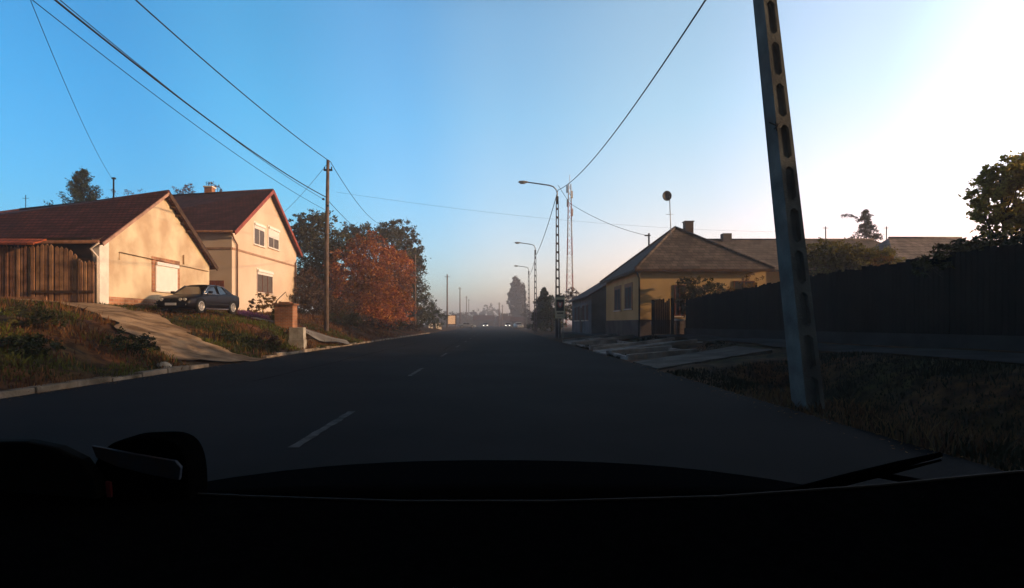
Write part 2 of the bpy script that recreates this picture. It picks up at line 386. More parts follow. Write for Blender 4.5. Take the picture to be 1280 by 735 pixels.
red_wood = mat('red_painted_wood', (.30, .06, .03), .6, var=.3, scale=3, spec=.3)
metal_gut = mat('gutter_metal', (.20, .10, .06), .5, var=.3, scale=5, metal=.3)
metal_wh = mat('pale_pipe', (.7, .6, .5), .5, var=.1, scale=5)
glass = mat('window_glass', (.05, .05, .055), .25, spec=.3); glass_d = mat('dull_glass', (.05, .05, .05), .7, spec=.05); glass_c = mat('curtained_glass', (.12, .10, .085), .4, spec=.3, var=.3, scale=5)
shutter_m = mat('white_shutter', (.85, .82, .75), .6, var=.05, scale=3)
win_wh = mat('white_window_frame', (.7, .66, .6), .5, var=.1, scale=5)
win_br = mat('brown_window_frame', (.16, .05, .03), .5, var=.2, scale=5)
iron = mat('dark_iron', (.03, .03, .032), .5, var=.2, scale=6, metal=.5)
galv = mat('galvanised_steel', (.35, .36, .37), .45, var=.2, scale=4, metal=.6)
pole_conc = mat('pole_concrete', (.21, .215, .20), .9, col2=(.11, .11, .105), scale=2.0, bump=.5, bscale=35, spec=.15, detail=10)
pole_wood = mat('pole_wood', (.20, .15, .12), .85, col2=(.12, .09, .08), scale=3, bump=.5, bscale=30, spec=.15)

def face_obj(mb, name, m, parent, org):
    o = mb.build(name, m, None, origin=org); o.location = (0, 0, 0); o.parent = parent
    fixn(o); return o

def roof_quad(mb, a, b_, c, d, th=.12):
    """thick slab from 4 corners (upper surface)"""
    a, b_, c, d = map(Vector, (a, b_, c, d)); n = (b_-a).cross(d-a).normalized()
    if n.z < 0: n = -n
    mb.prism([a, b_, c, d], -n*th)

def window_x(parent, org, X, y0, y1, z0, z1, side, frame_m=win_wh, shut=0.0, mull=1, name='window', surround=None, sw=.22, shutm=None, gl=None):
    """window on a wall in the plane x = X facing side (+1/-1)"""
    def bx(mb, ya, yb, za, zb, d0, d1):
        a, b2 = sorted((X+side*d0, X+side*d1)); mb.box((a, ya, za), (b2, yb, zb)); return mb
    if surround:
        m = MB()
        bx(m, y0-sw, y0, z0-.1, z1+sw, 0, .035); bx(m, y1, y1+sw, z0-.1, z1+sw, 0, .035); bx(m, y0, y1, z1, z1+sw, 0, .035)
        face_obj(m, 'window_surround', surround, parent, org)
    m = MB(); t = .06
    bx(m, y0, y0+t, z0, z1, -.02, .05); bx(m, y1-t, y1, z0, z1, -.02, .05); bx(m, y0+t, y1-t, z0, z0+t, -.02, .05); bx(m, y0+t, y1-t, z1-t, z1, -.02, .05)
    for k in range(mull):
        yc = y0+(y1-y0)*(k+1)/(mull+1); bx(m, yc-.035, yc+.035, z0+t, z1-t, -.02, .045)
    wf = face_obj(m, name, frame_m, parent, org)
    m = bx(MB(), y0+t, y1-t, z0+t, z1-t, -.01, .018); face_obj(m, 'pane', gl or glass, wf, (0, 0, 0)).location = -Vector(org)
    m = bx(MB(), y0-.08, y1+.08, z0-.07, z0-.004, -.01, .12); face_obj(m, 'sill', white_pl, wf, (0, 0, 0)).location = -Vector(org)
    if shut > 0:
        m = MB(); zb = z1-(z1-z0)*shut; n = max(3, int((z1-zb)/.06))
        for k in range(n):
            za = zb+(z1-zb)*k/n; bx(m, y0+.02, y1-.02, za+.004, za+(z1-zb)/n-.004, .052, .07)
        bx(m, y0+.02, y1-.02, zb, z1, .048, .055); bx(m, y0-.02, y1+.02, z1-.14, z1+.02, .072, .15)
        face_obj(m, 'shutter', shutm or shutter_m, wf, (0, 0, 0)).location = -Vector(org)
    return wf
def window_y(parent, org, Y, x0, x1, z0, z1, frame_m=win_br, name='window', mull=1):
    """window on a wall facing the camera (plane y = Y)"""
    m = MB(); t = .06
    m.box((x0, Y-.05, z0), (x0+t, Y+.02, z1)); m.box((x1-t, Y-.05, z0), (x1, Y+.02, z1)); m.box((x0+t, Y-.05, z0), (x1-t, Y+.02, z0+t)); m.box((x0+t, Y-.05, z1-t), (x1-t, Y+.02, z1))
    for k in range(mull):
        xc = x0+(x1-x0)*(k+1)/(mull+1); m.box((xc-.035, Y-.045, z0+t), (xc+.035, Y+.02, z1-t))
    wf = face_obj(m, name, frame_m, parent, org)
    face_obj(MB().box((x0+t, Y-.018, z0+t), (x1-t, Y+.01, z1-t)), 'pane', glass, wf, (0, 0, 0)).location = -Vector(org)
    face_obj(MB().box((x0-.08, Y-.12, z0-.07), (x1+.08, Y+.01, z0-.004)), 'sill', white_pl, wf, (0, 0, 0)).location = -Vector(org)
    return wf

# ------------------------------------------------------------------ left: single storey farmhouse
X1 = -17.0; o1 = (X1, 24, 1.9)
h1 = empty('farmhouse', o1); tag(h1, 'low cream farmhouse with a long dark red tiled roof, street gable behind the black saloon', 'house')
ya, yb, zb, ze, zr = 24.0, 33.2, 1.4, 4.85, 7.95
yc = (ya+yb)/2
SK = Vector((-1, .40, 0))            # the house runs back at a slant, as its plot does
SE = Vector((-1, .05, 0))
Ln = 10.9
m = MB()
g0 = [(X1, ya, zb), (X1, yb, zb), (X1, yb, ze), (X1, yc, zr-.12), (X1, ya, ze)]
g1 = [Vector(p)+v for p, v in zip(g0, (SE*Ln*1.3, SK*Ln*1.2, SK*Ln*1.2, SK*Ln, SE*Ln*1.3))]
m.add(g0+[tuple(p) for p in g1], [(0, 1, 2, 3, 4), (9, 8, 7, 6, 5), (0, 5, 6, 1), (1, 6, 7, 2), (4, 9, 5, 0)])
face_obj(m, 'wall', plaster, h1, o1)
m = MB(); OH = .5
def slope(mb, y_e, sgn, ze_, zr_, v_e, v_r, ln_e, ln_r, X, yr, th=.14, oh=.28, side_oh=.4):
    f = (zr_-ze_)/abs(yr-y_e)
    e0 = Vector((X+oh, y_e+sgn*side_oh, ze_-side_oh*f)); r0 = Vector((X+oh, yr, zr_))
    e1 = e0+v_e*ln_e; r1 = r0+v_r*ln_r
    roof_quad(mb, e0, e1, r1, r0, th); return e0, e1, r0, r1
e0, e1, r0, r1 = slope(m, ya, -1, ze, zr, SE, SK, Ln*1.35, Ln*1.05, X1, yc, side_oh=.22)
f0, f1, q0, q1 = slope(m, yb, 1, ze, zr, SK, SK, Ln*1.35, Ln*1.05, X1, yc)
m.prism([e1, r1, f1], (0, 0, -.14))
m.tube([r0+Vector((0, 0, .02)), (r0+r1)/2+Vector((0, 0, -.06)), r1+Vector((0, 0, .02))], .1, 8); m.tube([r1, e1], .1, 8)
rf1 = face_obj(m, 'roof', red_tile_x, h1, o1)
for (a, b_) in ((e0, r0), (f0, r0)):
    m = MB().beam(a+Vector((.03, 0, -.1)), b_+Vector((.03, 0, -.08)), .05, .24 if a is f0 else .13); face_obj(m, 'bargeboard', wood_dk if a is f0 else mat('faded_board', (.42, .25, .18), .8, var=.3), h1, o1)
# open rafters at the far gable verge
m = MB()
for k in range(5):
    p = q0.lerp(f0, .02+.1*k); face_obj(MB().box((p.x-.27, p.y-.05, p.z-.3), (p.x-.01, p.y+.05, p.z-.18)), 'rafter', wood_dk, h1, o1)
m = MB().tube([e0+Vector((-.1, -.07, 0)), e1+Vector((0, -.07, 0))], .075, 8); face_obj(m, 'gutter', metal_gut, h1, o1)
m = MB().tube([e0+Vector((-.1, -.06, -.04)), (X1-.12, ya-.35, ze-.45), (X1-.02, ya-.1, ze-.75), (X1-.02, ya-.1, zb+.5)], .05, 8); face_obj(m, 'downpipe', metal_wh, h1, o1)
m = MB(); m.box((X1-.25, ya-.03, zb), (X1+.03, ya+.55, ze-.05)); face_obj(m, 'corner_pilaster', white_pl, h1, o1)
m = MB().box((X1, ya+.55, zb), (X1+.04, yb-.02, 2.42)); face_obj(m, 'plinth', brick_y, h1, o1)
m = MB().tube([(X1+.06, 25.2, 4.1), (X1+.06, 25.2, 4.45), (X1+.06, 33.0, 4.3)], .018, 6); face_obj(m, 'gas_pipe', mat('pipe_ochre', (.42, .26, .12), .6, var=.2), h1, o1)
m = MB().tube([(X1+.05, 30.4, 4.95), (X1+.05, 30.4, 4.45)], .04, 6); face_obj(m, 'wall_vent', mat('vent_tan', (.42, .28, .16), .7, var=.2), h1, o1)
window_x(h1, o1, X1, 27.9, 29.8, 2.9, 4.3, 1, win_wh, shut=1.0, surround=brick_y, sw=.26)
m = MB().box((X1-14, ya-.09, 1.5), (X1-.27, ya-.035, 4.9)); face_obj(m, 'porch_boarding', mat('porch_boards', (.035, .02, .015), .9, var=.4), h1, o1)  # dark sheet over the side wall, porch shade put into its colour
# dark porch posts on the yard side
m = MB()
for k in range(4): face_obj(MB().box((X1-1.6-2.6*k, ya-.42, 1.9), (X1-1.48-2.6*k, ya-.3, 4.45)), 'porch_post', wood_dk, h1, o1)
m = MB().tube([r1+Vector((.3, 0, -.1)), r1+Vector((.3, 0, .9))], .02, 5); m.tube([r1+Vector((.1, 0, .7)), r1+Vector((.5, 0, .7))], .012, 5); face_obj(m, 'roof_spike', iron, h1, o1)

# power mast behind the ridge
m = MB(); p = P(142, 240, 30.5); m.tube([(p.x, p.y, 5.5), (p.x, p.y, P(142, 222, 30.5).z)], .045, 6); m.box((p.x-.08, p.y-.06, P(142, 224, 30.5).z), (p.x+.1, p.y+.06, P(142, 222, 30.5).z))
tag(m.build('service_mast', iron), 'thin dark service mast standing up behind the farmhouse ridge', 'mast')

# small lean-to roof with orange tiles left of the gate
m = MB()
m.prism([(-24.5, 23.1, 4.62), (-19.1, 23.1, 4.56), (-19.0, 23.68, 4.82), (-24.5, 23.68, 4.88)], (0, 0, -.07))
r = empty('gate_canopy', (-22, 24.6, 2)); tag(r, 'narrow orange tiled canopy above the left end of the wooden gate', 'canopy')
face_obj(m, 'roof', tile_mat('orange_tiles', (.42, .10, .035), (.34, .08, .03), .25, .15, (.1, .03, .02), 'XZ'), r, (-22, 24.6, 2))
for xq in (-24.4, -19.95): face_obj(MB().box((xq, 23.56, 1.6), (xq+.12, 23.67, 4.5)), 'post', wood_dk, r, (-22, 24.6, 2))

# wooden gate: arched double leaf and a small door
def gate_planks(x0, x1, Y, zb_, ztop, n, name, parent, org, slant=0):
    m = MB(); rn = random.Random(int(abs(x0)*10))
    wdt = (x1-x0)/n
    for k in range(n):
        a = x0+wdt*k+.012; b2 = a+wdt-.045; zt = ztop(a)+rn.uniform(-.04, .03); dz = rn.uniform(-.01, .01); yy = Y+rn.uniform(-.03, .02)
        m.add([(a, yy, zb_), (b2, yy, zb_), (b2, yy, zt-.05), ((a+b2)/2, yy, zt+.03), (a, yy, zt-.05),
               (a, yy+.03, zb_), (b2, yy+.03, zb_), (b2, yy+.03, zt-.05), ((a+b2)/2, yy+.03, zt+.03), (a, yy+.03, zt-.05)],
              [(0, 1, 2, 3, 4), (9, 8, 7, 6, 5), (0, 5, 6, 1), (1, 6, 7, 2), (2, 7, 8, 3), (3, 8, 9, 4), (4, 9, 5, 0)])
    return face_obj(m, name, wood_gate, parent, org)
GY = 23.45
og = (-19.5, GY, 1.9); gt = empty('wooden_gate', og)
tag(gt, 'weathered brown plank gate with an arched top beside the farmhouse', 'gate')
def arch(x):
    px = 620+x*700/GY; return P(0, lerp([(38, 308.5), (50, 306), (64, 306.5), (80, 311), (98, 320)], px), GY).z
gx = lambda px: (px-620)/700*GY
gate_planks(gx(-40), gx(38), GY+.03, 2.35, lambda x: P(0, 308, GY).z, 17, 'side_panel', gt, og)
gate_planks(gx(38.5), gx(67.5), GY, 2.15, arch, 5, 'gate_leaf', gt, og)
gate_planks(gx(68), gx(97), GY, 2.1, arch, 5, 'gate_leaf', gt, og)
gate_planks(gx(100), gx(118), GY, 1.95, lambda x: P(0, 327, GY).z, 4, 'small_door', gt, og)
for (xa, xb) in ((gx(38.5), gx(67.5)), (gx(68), gx(97)), (gx(100), gx(118))):
    for (dy0, dy1, z0_, z1_) in ((-.07, -.025, 2.5, 2.62), (.04, .1, 3.7, 3.82)):
        face_obj(MB().box((xa, GY+dy0, z0_), (xb, GY+dy1, z1_)), 'rail', wood_dk, gt, og)
m = MB(); m.box((gx(97.2), GY-.08, 1.6), (gx(99.8), GY+.08, 3.95)); face_obj(m, 'gate_post', wood_dk, gt, og)
m = MB(); m.box((gx(-40), GY-.1, 1.8), (gx(60), GY-.03, 2.36)); face_obj(m, 'bottom_boards', wood_gate, gt, og)

# ------------------------------------------------------------------ left: two storey house
X2 = -17.4; o2 = (X2, 37, 2.0)
h2 = empty('two_storey_house', o2); tag(h2, 'pale two storey house with steep dark roof, red verges and skylight behind the farmhouse', 'house')
ya, yb, zb, ze, zr = 36.9, 48.8, 1.5, 7.5, 11.45; yc = (ya+yb)/2
S2 = Vector((-1, .22, 0)); L2 = 10
m = MB()
g0 = [(X2, ya, zb), (X2, yb, zb), (X2, yb, ze-.1), (X2, yc, zr-.12), (X2, ya, ze-.1)]
SE2 = Vector((-1, .02, 0)); g1 = [Vector(p)+v*L2 for p, v in zip(g0, (SE2, S2, S2, S2, SE2))]
m.add(g0+[tuple(p) for p in g1], [(0, 1, 2, 3, 4), (9, 8, 7, 6, 5), (0, 5, 6, 1), (1, 6, 7, 2), (4, 9, 5, 0)])
face_obj(m, 'wall', plaster2, h2, o2)
m = MB()
e0, e1, r0, r1 = slope(m, ya, -1, ze, zr, SE2, S2, L2+1, L2+1, X2, yc, th=.12, oh=.35, side_oh=.4)
f0, f1, q0, q1 = slope(m, yb, 1, ze, zr, S2, S2, L2+1, L2+1, X2, yc, th=.12, oh=.35, side_oh=.4)
m.tube([r0, r1], .1, 8)
rf = face_obj(m, 'roof', red_tile_y, h2, o2)
# chimney and skylight sit on the roof
c0 = onx(-21.6, 262, 244)
cy_ = 44.3; cx_ = (262-620)/700*cy_
m = MB().box((cx_-.3, cy_-.25, 9.9), (cx_+.3, cy_+.3, P(262, 235, cy_).z)); ch = face_obj(m, 'chimney', brick_m, rf, (0, 0, 0)); ch.location = -Vector(o2)
m = MB().box((cx_-.36, cy_-.31, P(262, 235, cy_).z), (cx_+.36, cy_+.36, P(262, 234, cy_).z+.04)); cc = face_obj(m, 'chimney_cap', white_pl, rf, (0, 0, 0)); cc.location = -Vector(o2)
mid = e0.lerp(r0, .40)+S2*4.6; up = (r0-e0).normalized(); nn = up.cross(S2.normalized()); nn = nn if nn.z > 0 else -nn
su = S2.normalized()
def rq(mb, c, hw, hh, lift, th):
    mb.prism([c+su*hw*i+up*hh*j+nn*lift for i, j in ((-1, -1), (1, -1), (1, 1), (-1, 1))], nn*th)
m = MB(); rq(m, mid, .62, .62, -.02, .08); sk = face_obj(m, 'skylight', galv, rf, (0, 0, 0)); sk.location = -Vector(o2)
m = MB(); rq(m, mid, .5, .5, .062, .03); sk = face_obj(m, 'skylight_pane', mat('skylight_glass', (.3, .35, .4), .1, spec=.8), rf, (0, 0, 0)); sk.location = -Vector(o2)
for (a, b_) in ((e0, r0), (f0, r0)):
    m = MB().beam(a+Vector((.04, 0, -.1)), b_+Vector((.04, 0, -.1)), .06, .26); face_obj(m, 'bargeboard', red_wood, h2, o2)
m = MB().tube([e0+Vector((-.1, -.07, 0)), e1+Vector((0, -.07, 0))], .08, 8); face_obj(m, 'gutter', metal_gut, h2, o2)
m = MB().tube([e0+Vector((-.2, -.02, -.05)), (X2+.1, ya+.1, ze-.7), (X2+.1, ya+.55, ze-1.0), (X2+.1, ya+.55, zb+.5)], .055, 8); face_obj(m, 'downpipe', metal_gut, h2, o2)
m = MB().tube([f0+Vector((-.2, 0, -.05)), (X2+.1, yb-.5, ze-1.1), (X2+.1, yb-.5, zb+.5)], .055, 8); face_obj(m, 'downpipe', metal_gut, h2, o2)
m = MB(); zband = onx(X2, 292, 311).z; m.box((X2, ya, zband-.07), (X2+.05, yb, zband+.07)); m.add([], [])
face_obj(m, 'string_course', mat('band_brown', (.40, .24, .15), .8, var=.2), h2, o2)
m = MB().beam((X2, ya-.03, zband), Vector((X2, ya-.03, zband))+SE2*L2, .05, .14); face_obj(m, 'string_course', mat('band_brown_side', (.40, .24, .15), .8, var=.2), h2, o2)
def wpx(px0, px1, py0, py1, **k):
    a = onx(X2, px0, py0); b2 = onx(X2, px1, py1); c = onx(X2, (px0+px1)/2, py0); d_ = onx(X2, (px0+px1)/2, py1)
    window_x(h2, o2, X2, a.y, b2.y, d_.z, c.z, 1, **k)
wpx(317, 330, 281, 307, shut=.25, gl=glass_c, surround=white_pl, sw=.12)
wpx(335, 348, 286, 311, shut=.5, gl=glass_c, surround=white_pl, sw=.12)
wpx(321, 340, 339, 366, shut=.2, gl=glass_c, frame_m=win_br, surround=white_pl, sw=.1, mull=2)
# small window on the side wall (follows the slanted wall)
wc = Vector((X2, ya, 0))+SE2*2.4
sw_ = window_y(h2, o2, 0, -.35, .35, 0, .95, win_br)
sw_.location = Vector((wc.x, wc.y-.03, 4.55))-Vector(o2)
for o_ in [x for x in ALL if x.parent == sw_]: o_.location = (0, 0, 0)
sw_.data = sw_.data.copy()
for v in sw_.data.vertices: v.co += Vector(o2)
sw_.rotation_euler.z = math.atan2(.02, -1)+math.pi
# reddish board fence between the houses
m = MB()
for k in range(16):
    x = -21.8+k*.27; m.box((x, 36.0, 1.8), (x+.25, 36.04, 4.0))
m.box((-21.8, 36.05, 2.3), (-17.5, 36.1, 2.42)); m.box((-21.8, 36.05, 3.5), (-17.5, 36.1, 3.62))
tag(m.build('board_fence', mat('red_brown_boards', (.20, .06, .035), .8, var=.3, island=.2)), 'red brown board fence between the farmhouse and the two storey house', 'fence')

# ------------------------------------------------------------------ right: ochre house with pyramid roof
o3 = (8.5, 33, .6); h3 = empty('corner_house', o3); tag(h3, 'ochre corner house with a brown pyramid roof and small street windows', 'house')
x0, x1, y0, y1, z0, ze = 8.5, 15.9, 33, 43.2, .2, 4.5
apex = Vector((12.2, 38.1, 7.75))
m = MB().box((x0, y0, z0), (x1, y1, ze)); face_obj(m, 'wall', ochre, h3, o3)
m = MB(); m.box((x0-.05, y0-.05, z0-.3), (x1+.02, y0-.001, 1.45)); m.box((x0-.05, y0, z0-.3), (x0-.001, y1, 1.45)); face_obj(m, 'plinth', plinth_m, h3, o3)
oh = .38; zz = ze-.08
cr = [Vector((x0-oh, y0-oh, zz)), Vector((x1+oh, y0-oh, zz)), Vector((x1+oh, y1+oh, zz)), Vector((x0-oh, y1+oh, zz))]
m = MB(); m.add(cr+[apex], [(0, 1, 4), (2, 3, 4), (3, 2, 1, 0)]); face_obj(m, 'roof', brown_tile_x, h3, o3)
m = MB(); m.add(cr+[apex], [(1, 2, 4), (3, 0, 4)]); rs = m.build('roof_side', brown_tile_y, None, origin=o3); rs.location = (0, 0, 0); rs.parent = h3
m = MB()
for c in cr: m.tube([c+Vector((0, 0, .03)), apex+Vector((0, 0, .03))], .09, 6)
face_obj(m, 'ridge_tiles', brown_tile_x, h3, o3)
m = MB(); m.box((x0-oh-.01, y0-oh-.03, zz-.16), (x1+oh, y0-oh+.03, zz-.005)); m.box((x0-oh-.03, y0-oh+.035, zz-.16), (x0-oh+.03, y1+oh, zz-.005)); face_obj(m, 'fascia', wood_dk, h3, o3)
m = MB().tube([(x0-.3, y0-.25, ze-.2), (x0-.08, y0-.1, ze-.6), (x0-.08, y0-.1, .4)], .055, 8); face_obj(m, 'downpipe', iron, h3, o3)
for (pa, pb, pya, pyb) in ((769, 776, 361, 388), (782, 790, 358, 386)):
    a = onx(8.5, pb, pya); b2 = onx(8.5, pa, pya); zt = onx(8.5, (pa+pb)/2, pya).z; zl = onx(8.5, (pa+pb)/2, pyb).z
    window_x(h3, o3, 8.5, a.y, b2.y, zl, zt, -1, win_br, gl=glass_d, surround=mat('window_border', (.30, .15, .07), .8), sw=.2)
window_y(h3, o3, 33, P(843, 0, 33).x, P(856, 0, 33).x, P(0, 395, 33).z, P(0, 356, 33).z)
window_y(h3, o3, 33, P(917, 0, 33).x, P(943, 0, 33).x, P(0, 380, 33).z, P(0, 351, 33).z)
m = MB().box((12.75, 37.7, 6.6), (13.3, 38.2, P(0, 278, 38).z)); m.box((12.7, 37.65, P(0, 278, 38).z), (13.35, 38.25, P(0, 277, 38).z)); face_obj(m, 'chimney', tile_mat('dark_brick', (.09, .06, .05), (.07, .05, .045), .25, .08, (.1, .09, .08), 'XZ', ms=.01), h3, o3)
# satellite dish on its mast
dp = P(833.5, 245, 37); r = empty('satellite_dish', (P(838, 0, 37).x, 37, 7)); tag(r, 'round grey satellite dish on a tall thin mast above the brown pyramid roof', 'satellite dish')
mast = MB().tube([(P(839, 0, 37).x, 37, 6.6), (P(837, 0, 37).x, 37, dp.z)], .03, 6); mast.tube([(P(833, 0, 37).x, 37, P(0, 268, 37).z), (P(842, 0, 37).x, 37, P(0, 268, 37).z)], .015, 5)
def chld(mb, name, m_, r_):
    o = mb.build(name, m_); o.parent = r_; o.matrix_parent_inverse = Matrix.Identity(4)
    L = r_.matrix_basis.inverted()
    if o.location.length < 1e-9:
        for v in o.data.vertices: v.co = L @ v.co
    return o
r.matrix_basis = Matrix.Translation((P(838, 0, 37).x, 37, 7))
chld(mast, 'mast', galv, r)
m = MB(); Rr = .34; V = []; N = 20
for j in range(5):
    q = j/4
    for k in range(N):
        a = 2*math.pi*k/N; V.append((dp.x+Rr*q*math.cos(a)*.92, dp.y+.12*(1-q*q)-.05, dp.z+Rr*q*math.sin(a)))
m.add(V, [(j*N+k, j*N+(k+1) % N, (j+1)*N+(k+1) % N, (j+1)*N+k) for j in range(4) for k in range(N)], True)
do = chld(m, 'dish', mat('dish_grey', (.10, .10, .11), .6, var=.2), r); s_ = do.modifiers.new('s', 'SOLIDIFY'); s_.thickness = .02
chld(MB().tube([(dp.x, dp.y, dp.z-Rr*.9), (dp.x-.05, dp.y-.35, dp.z-.25)], .015, 5).box((dp.x-.09, dp.y-.42, dp.z-.3), (dp.x-.01, dp.y-.33, dp.z-.2)), 'receiver_arm', iron, r)

# dark low house beyond
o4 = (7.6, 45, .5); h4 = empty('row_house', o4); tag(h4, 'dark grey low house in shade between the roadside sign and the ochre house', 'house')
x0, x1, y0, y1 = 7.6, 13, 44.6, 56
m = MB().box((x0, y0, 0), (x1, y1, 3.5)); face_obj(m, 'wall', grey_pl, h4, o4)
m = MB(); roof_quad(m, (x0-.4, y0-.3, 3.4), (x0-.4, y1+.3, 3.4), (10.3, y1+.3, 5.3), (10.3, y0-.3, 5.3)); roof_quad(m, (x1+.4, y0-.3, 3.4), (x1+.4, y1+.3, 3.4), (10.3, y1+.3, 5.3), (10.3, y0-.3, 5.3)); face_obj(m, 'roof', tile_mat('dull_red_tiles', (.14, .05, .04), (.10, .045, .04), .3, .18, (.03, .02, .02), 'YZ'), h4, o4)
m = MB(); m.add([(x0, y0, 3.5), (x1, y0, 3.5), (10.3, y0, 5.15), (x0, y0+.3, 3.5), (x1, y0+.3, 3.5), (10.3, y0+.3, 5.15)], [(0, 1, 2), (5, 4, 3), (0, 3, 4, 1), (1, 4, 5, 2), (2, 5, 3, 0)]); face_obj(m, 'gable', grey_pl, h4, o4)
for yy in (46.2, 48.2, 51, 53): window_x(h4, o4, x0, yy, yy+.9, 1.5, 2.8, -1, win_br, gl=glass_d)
m = MB().box((x0-.04, 49.3, .4), (x0, 50.3, 2.6)); face_obj(m, 'door', wood_dk, h4, o4)

# long building behind the fence
def long_house(name, label, xa, xb, yf, yr_, zb_, ze_, zr_, hipl, hipr, wallm, roofm, chim=None):
    o_ = (xa, yf, zb_); r = empty(name, o_); tag(r, label, 'house')
    yb_ = 2*yr_-yf
    face_obj(MB().box((xa+.3, yf+.3, zb_), (xb-.3, yb_-.3, ze_)), 'wall', wallm, r, o_)
    m = MB(); A = Vector((xa-.1, yf-.1, ze_)); B = Vector((xb+.1, yf-.1, ze_)); Cc = Vector((xb+.1, yb_+.1, ze_)); D_ = Vector((xa-.1, yb_+.1, ze_))
    rl = Vector((xa+hipl, yr_, zr_)); rr_ = Vector((xb-hipr, yr_, zr_))
    m.add([A, B, Cc, D_, rl, rr_], [(0, 1, 5, 4), (2, 3, 4, 5), (3, 0, 4), (1, 2, 5), (3, 2, 1, 0)]); m.tube([rl+Vector((0, 0, .02)), rr_+Vector((0, 0, .02))], .09, 6)
    rf_ = face_obj(m, 'roof', roofm, r, o_)
    face_obj(MB().box((xa-.12, yf-.18, ze_-.12), (xb+.12, yf-.1, ze_-.002)), 'gutter', iron, r, o_)
    if chim:
        for c in chim:
            k = face_obj(MB().box((c-.35, yr_-.3, zr_-.6), (c+.35, yr_+.3, zr_+.5)), 'chimney', plinth_m, rf_, (0, 0, 0)); k.location = -Vector(o_)
    return r
rm = tile_mat('grey_brown_tiles', (.12, .10, .085), (.16, .13, .11), .4, .22, (.05, .04, .035), 'XZ', ms=.015)
hb = long_house('long_house', 'long ochre house with a wide grey brown roof and square chimney behind the corner house', 16.2, 34, 41.5, 46, .4, 5.2, 8.1, 0.8, 3, ochre, rm, (18.9,))
long_house('barn', 'low barn with a pale grey brown roof behind the right end of the dark fence', 25.0, 33.5, 35.0, 38.5, .4, 4.9, 7.1, 2.0, 1.5, plinth_m, tile_mat('pale_tiles', (.22, .18, .16), (.27, .22, .2), .4, .22, (.08, .07, .06), 'XZ', ms=.015))
# antenna stubs over that roof
for px, lab in ((1032, 'thin roof antenna mast left of the ragged spruce'), (1108, 'thin roof antenna mast right of the ragged spruce')):
    p = P(px, 300, 46); m = MB().tube([(p.x, 46, 7.6), (p.x, 46, P(px, 283, 46).z)], .045, 5); m.tube([(p.x-.25, 46, P(px, 285, 46).z), (p.x+.25, 46, P(px, 285, 46).z)], .02, 4)
    tag(m.build('antenna_mast', iron), lab, 'antenna', 'antenna masts on the long roof')
p = P(812, 300, 44); m = MB().tube([(p.x, 44.2, 4), (p.x, 44.2, P(812, 291, 44).z)], .07, 6); m.box((p.x-.35, 44.1, P(812, 294, 44).z-.05), (p.x+.1, 44.2, P(812, 294, 44).z+.05))
tag(m.build('service_mast', iron), 'short service mast holding a wire at the left edge of the pyramid roof', 'mast')

# out of frame on the right: unseen building added to keep the street in shade
o_ = (27, -10, .5); r = empty('farm_building', o_); tag(r, 'long grey farm building across the yard that shades the road, right of the frame', 'building')
face_obj(MB().box((22, -60, .2), (32, 10.5, 4.9)), 'wall', plinth_m, r, o_)
m = MB()
roof_quad(m, (21.6, -60.4, 4.8), (21.6, 10.9, 4.8), (27, 10.9, 7.3), (27, -60.4, 7.3)); roof_quad(m, (32.4, -60.4, 4.8), (32.4, 10.9, 4.8), (27, 10.9, 7.3), (27, -60.4, 7.3)); face_obj(m, 'roof', brown_tile_y, r, o_)
face_obj(MB().add([(22, 10.2, 4.9), (32, 10.2, 4.9), (27, 10.2, 7.2), (22, 10.4, 4.9), (32, 10.4, 4.9), (27, 10.4, 7.2)], [(0, 1, 2), (5, 4, 3), (0, 3, 4, 1), (1, 4, 5, 2), (2, 5, 3, 0)]), 'gable', plinth_m, r, o_)

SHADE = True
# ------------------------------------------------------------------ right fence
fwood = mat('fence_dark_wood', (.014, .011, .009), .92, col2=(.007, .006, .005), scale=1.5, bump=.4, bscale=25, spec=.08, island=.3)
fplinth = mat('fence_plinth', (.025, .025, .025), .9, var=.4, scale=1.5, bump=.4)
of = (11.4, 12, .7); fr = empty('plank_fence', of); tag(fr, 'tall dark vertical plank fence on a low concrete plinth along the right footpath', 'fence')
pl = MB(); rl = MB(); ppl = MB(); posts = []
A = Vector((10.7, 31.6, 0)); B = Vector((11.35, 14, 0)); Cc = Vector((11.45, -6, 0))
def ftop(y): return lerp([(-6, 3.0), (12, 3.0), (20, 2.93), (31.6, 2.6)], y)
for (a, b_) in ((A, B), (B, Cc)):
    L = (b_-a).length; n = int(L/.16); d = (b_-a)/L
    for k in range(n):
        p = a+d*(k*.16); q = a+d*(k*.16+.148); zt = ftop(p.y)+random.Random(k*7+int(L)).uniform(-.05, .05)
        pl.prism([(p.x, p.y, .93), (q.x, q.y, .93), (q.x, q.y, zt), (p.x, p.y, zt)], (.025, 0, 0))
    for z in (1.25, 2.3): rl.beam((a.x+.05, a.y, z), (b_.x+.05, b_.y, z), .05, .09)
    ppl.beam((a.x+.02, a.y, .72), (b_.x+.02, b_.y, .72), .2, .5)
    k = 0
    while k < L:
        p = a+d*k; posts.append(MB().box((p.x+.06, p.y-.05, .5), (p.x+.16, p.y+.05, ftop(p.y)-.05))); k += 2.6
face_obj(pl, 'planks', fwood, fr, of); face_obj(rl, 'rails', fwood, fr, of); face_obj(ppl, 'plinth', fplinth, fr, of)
for p_ in posts: face_obj(p_, 'post', fwood, fr, of)
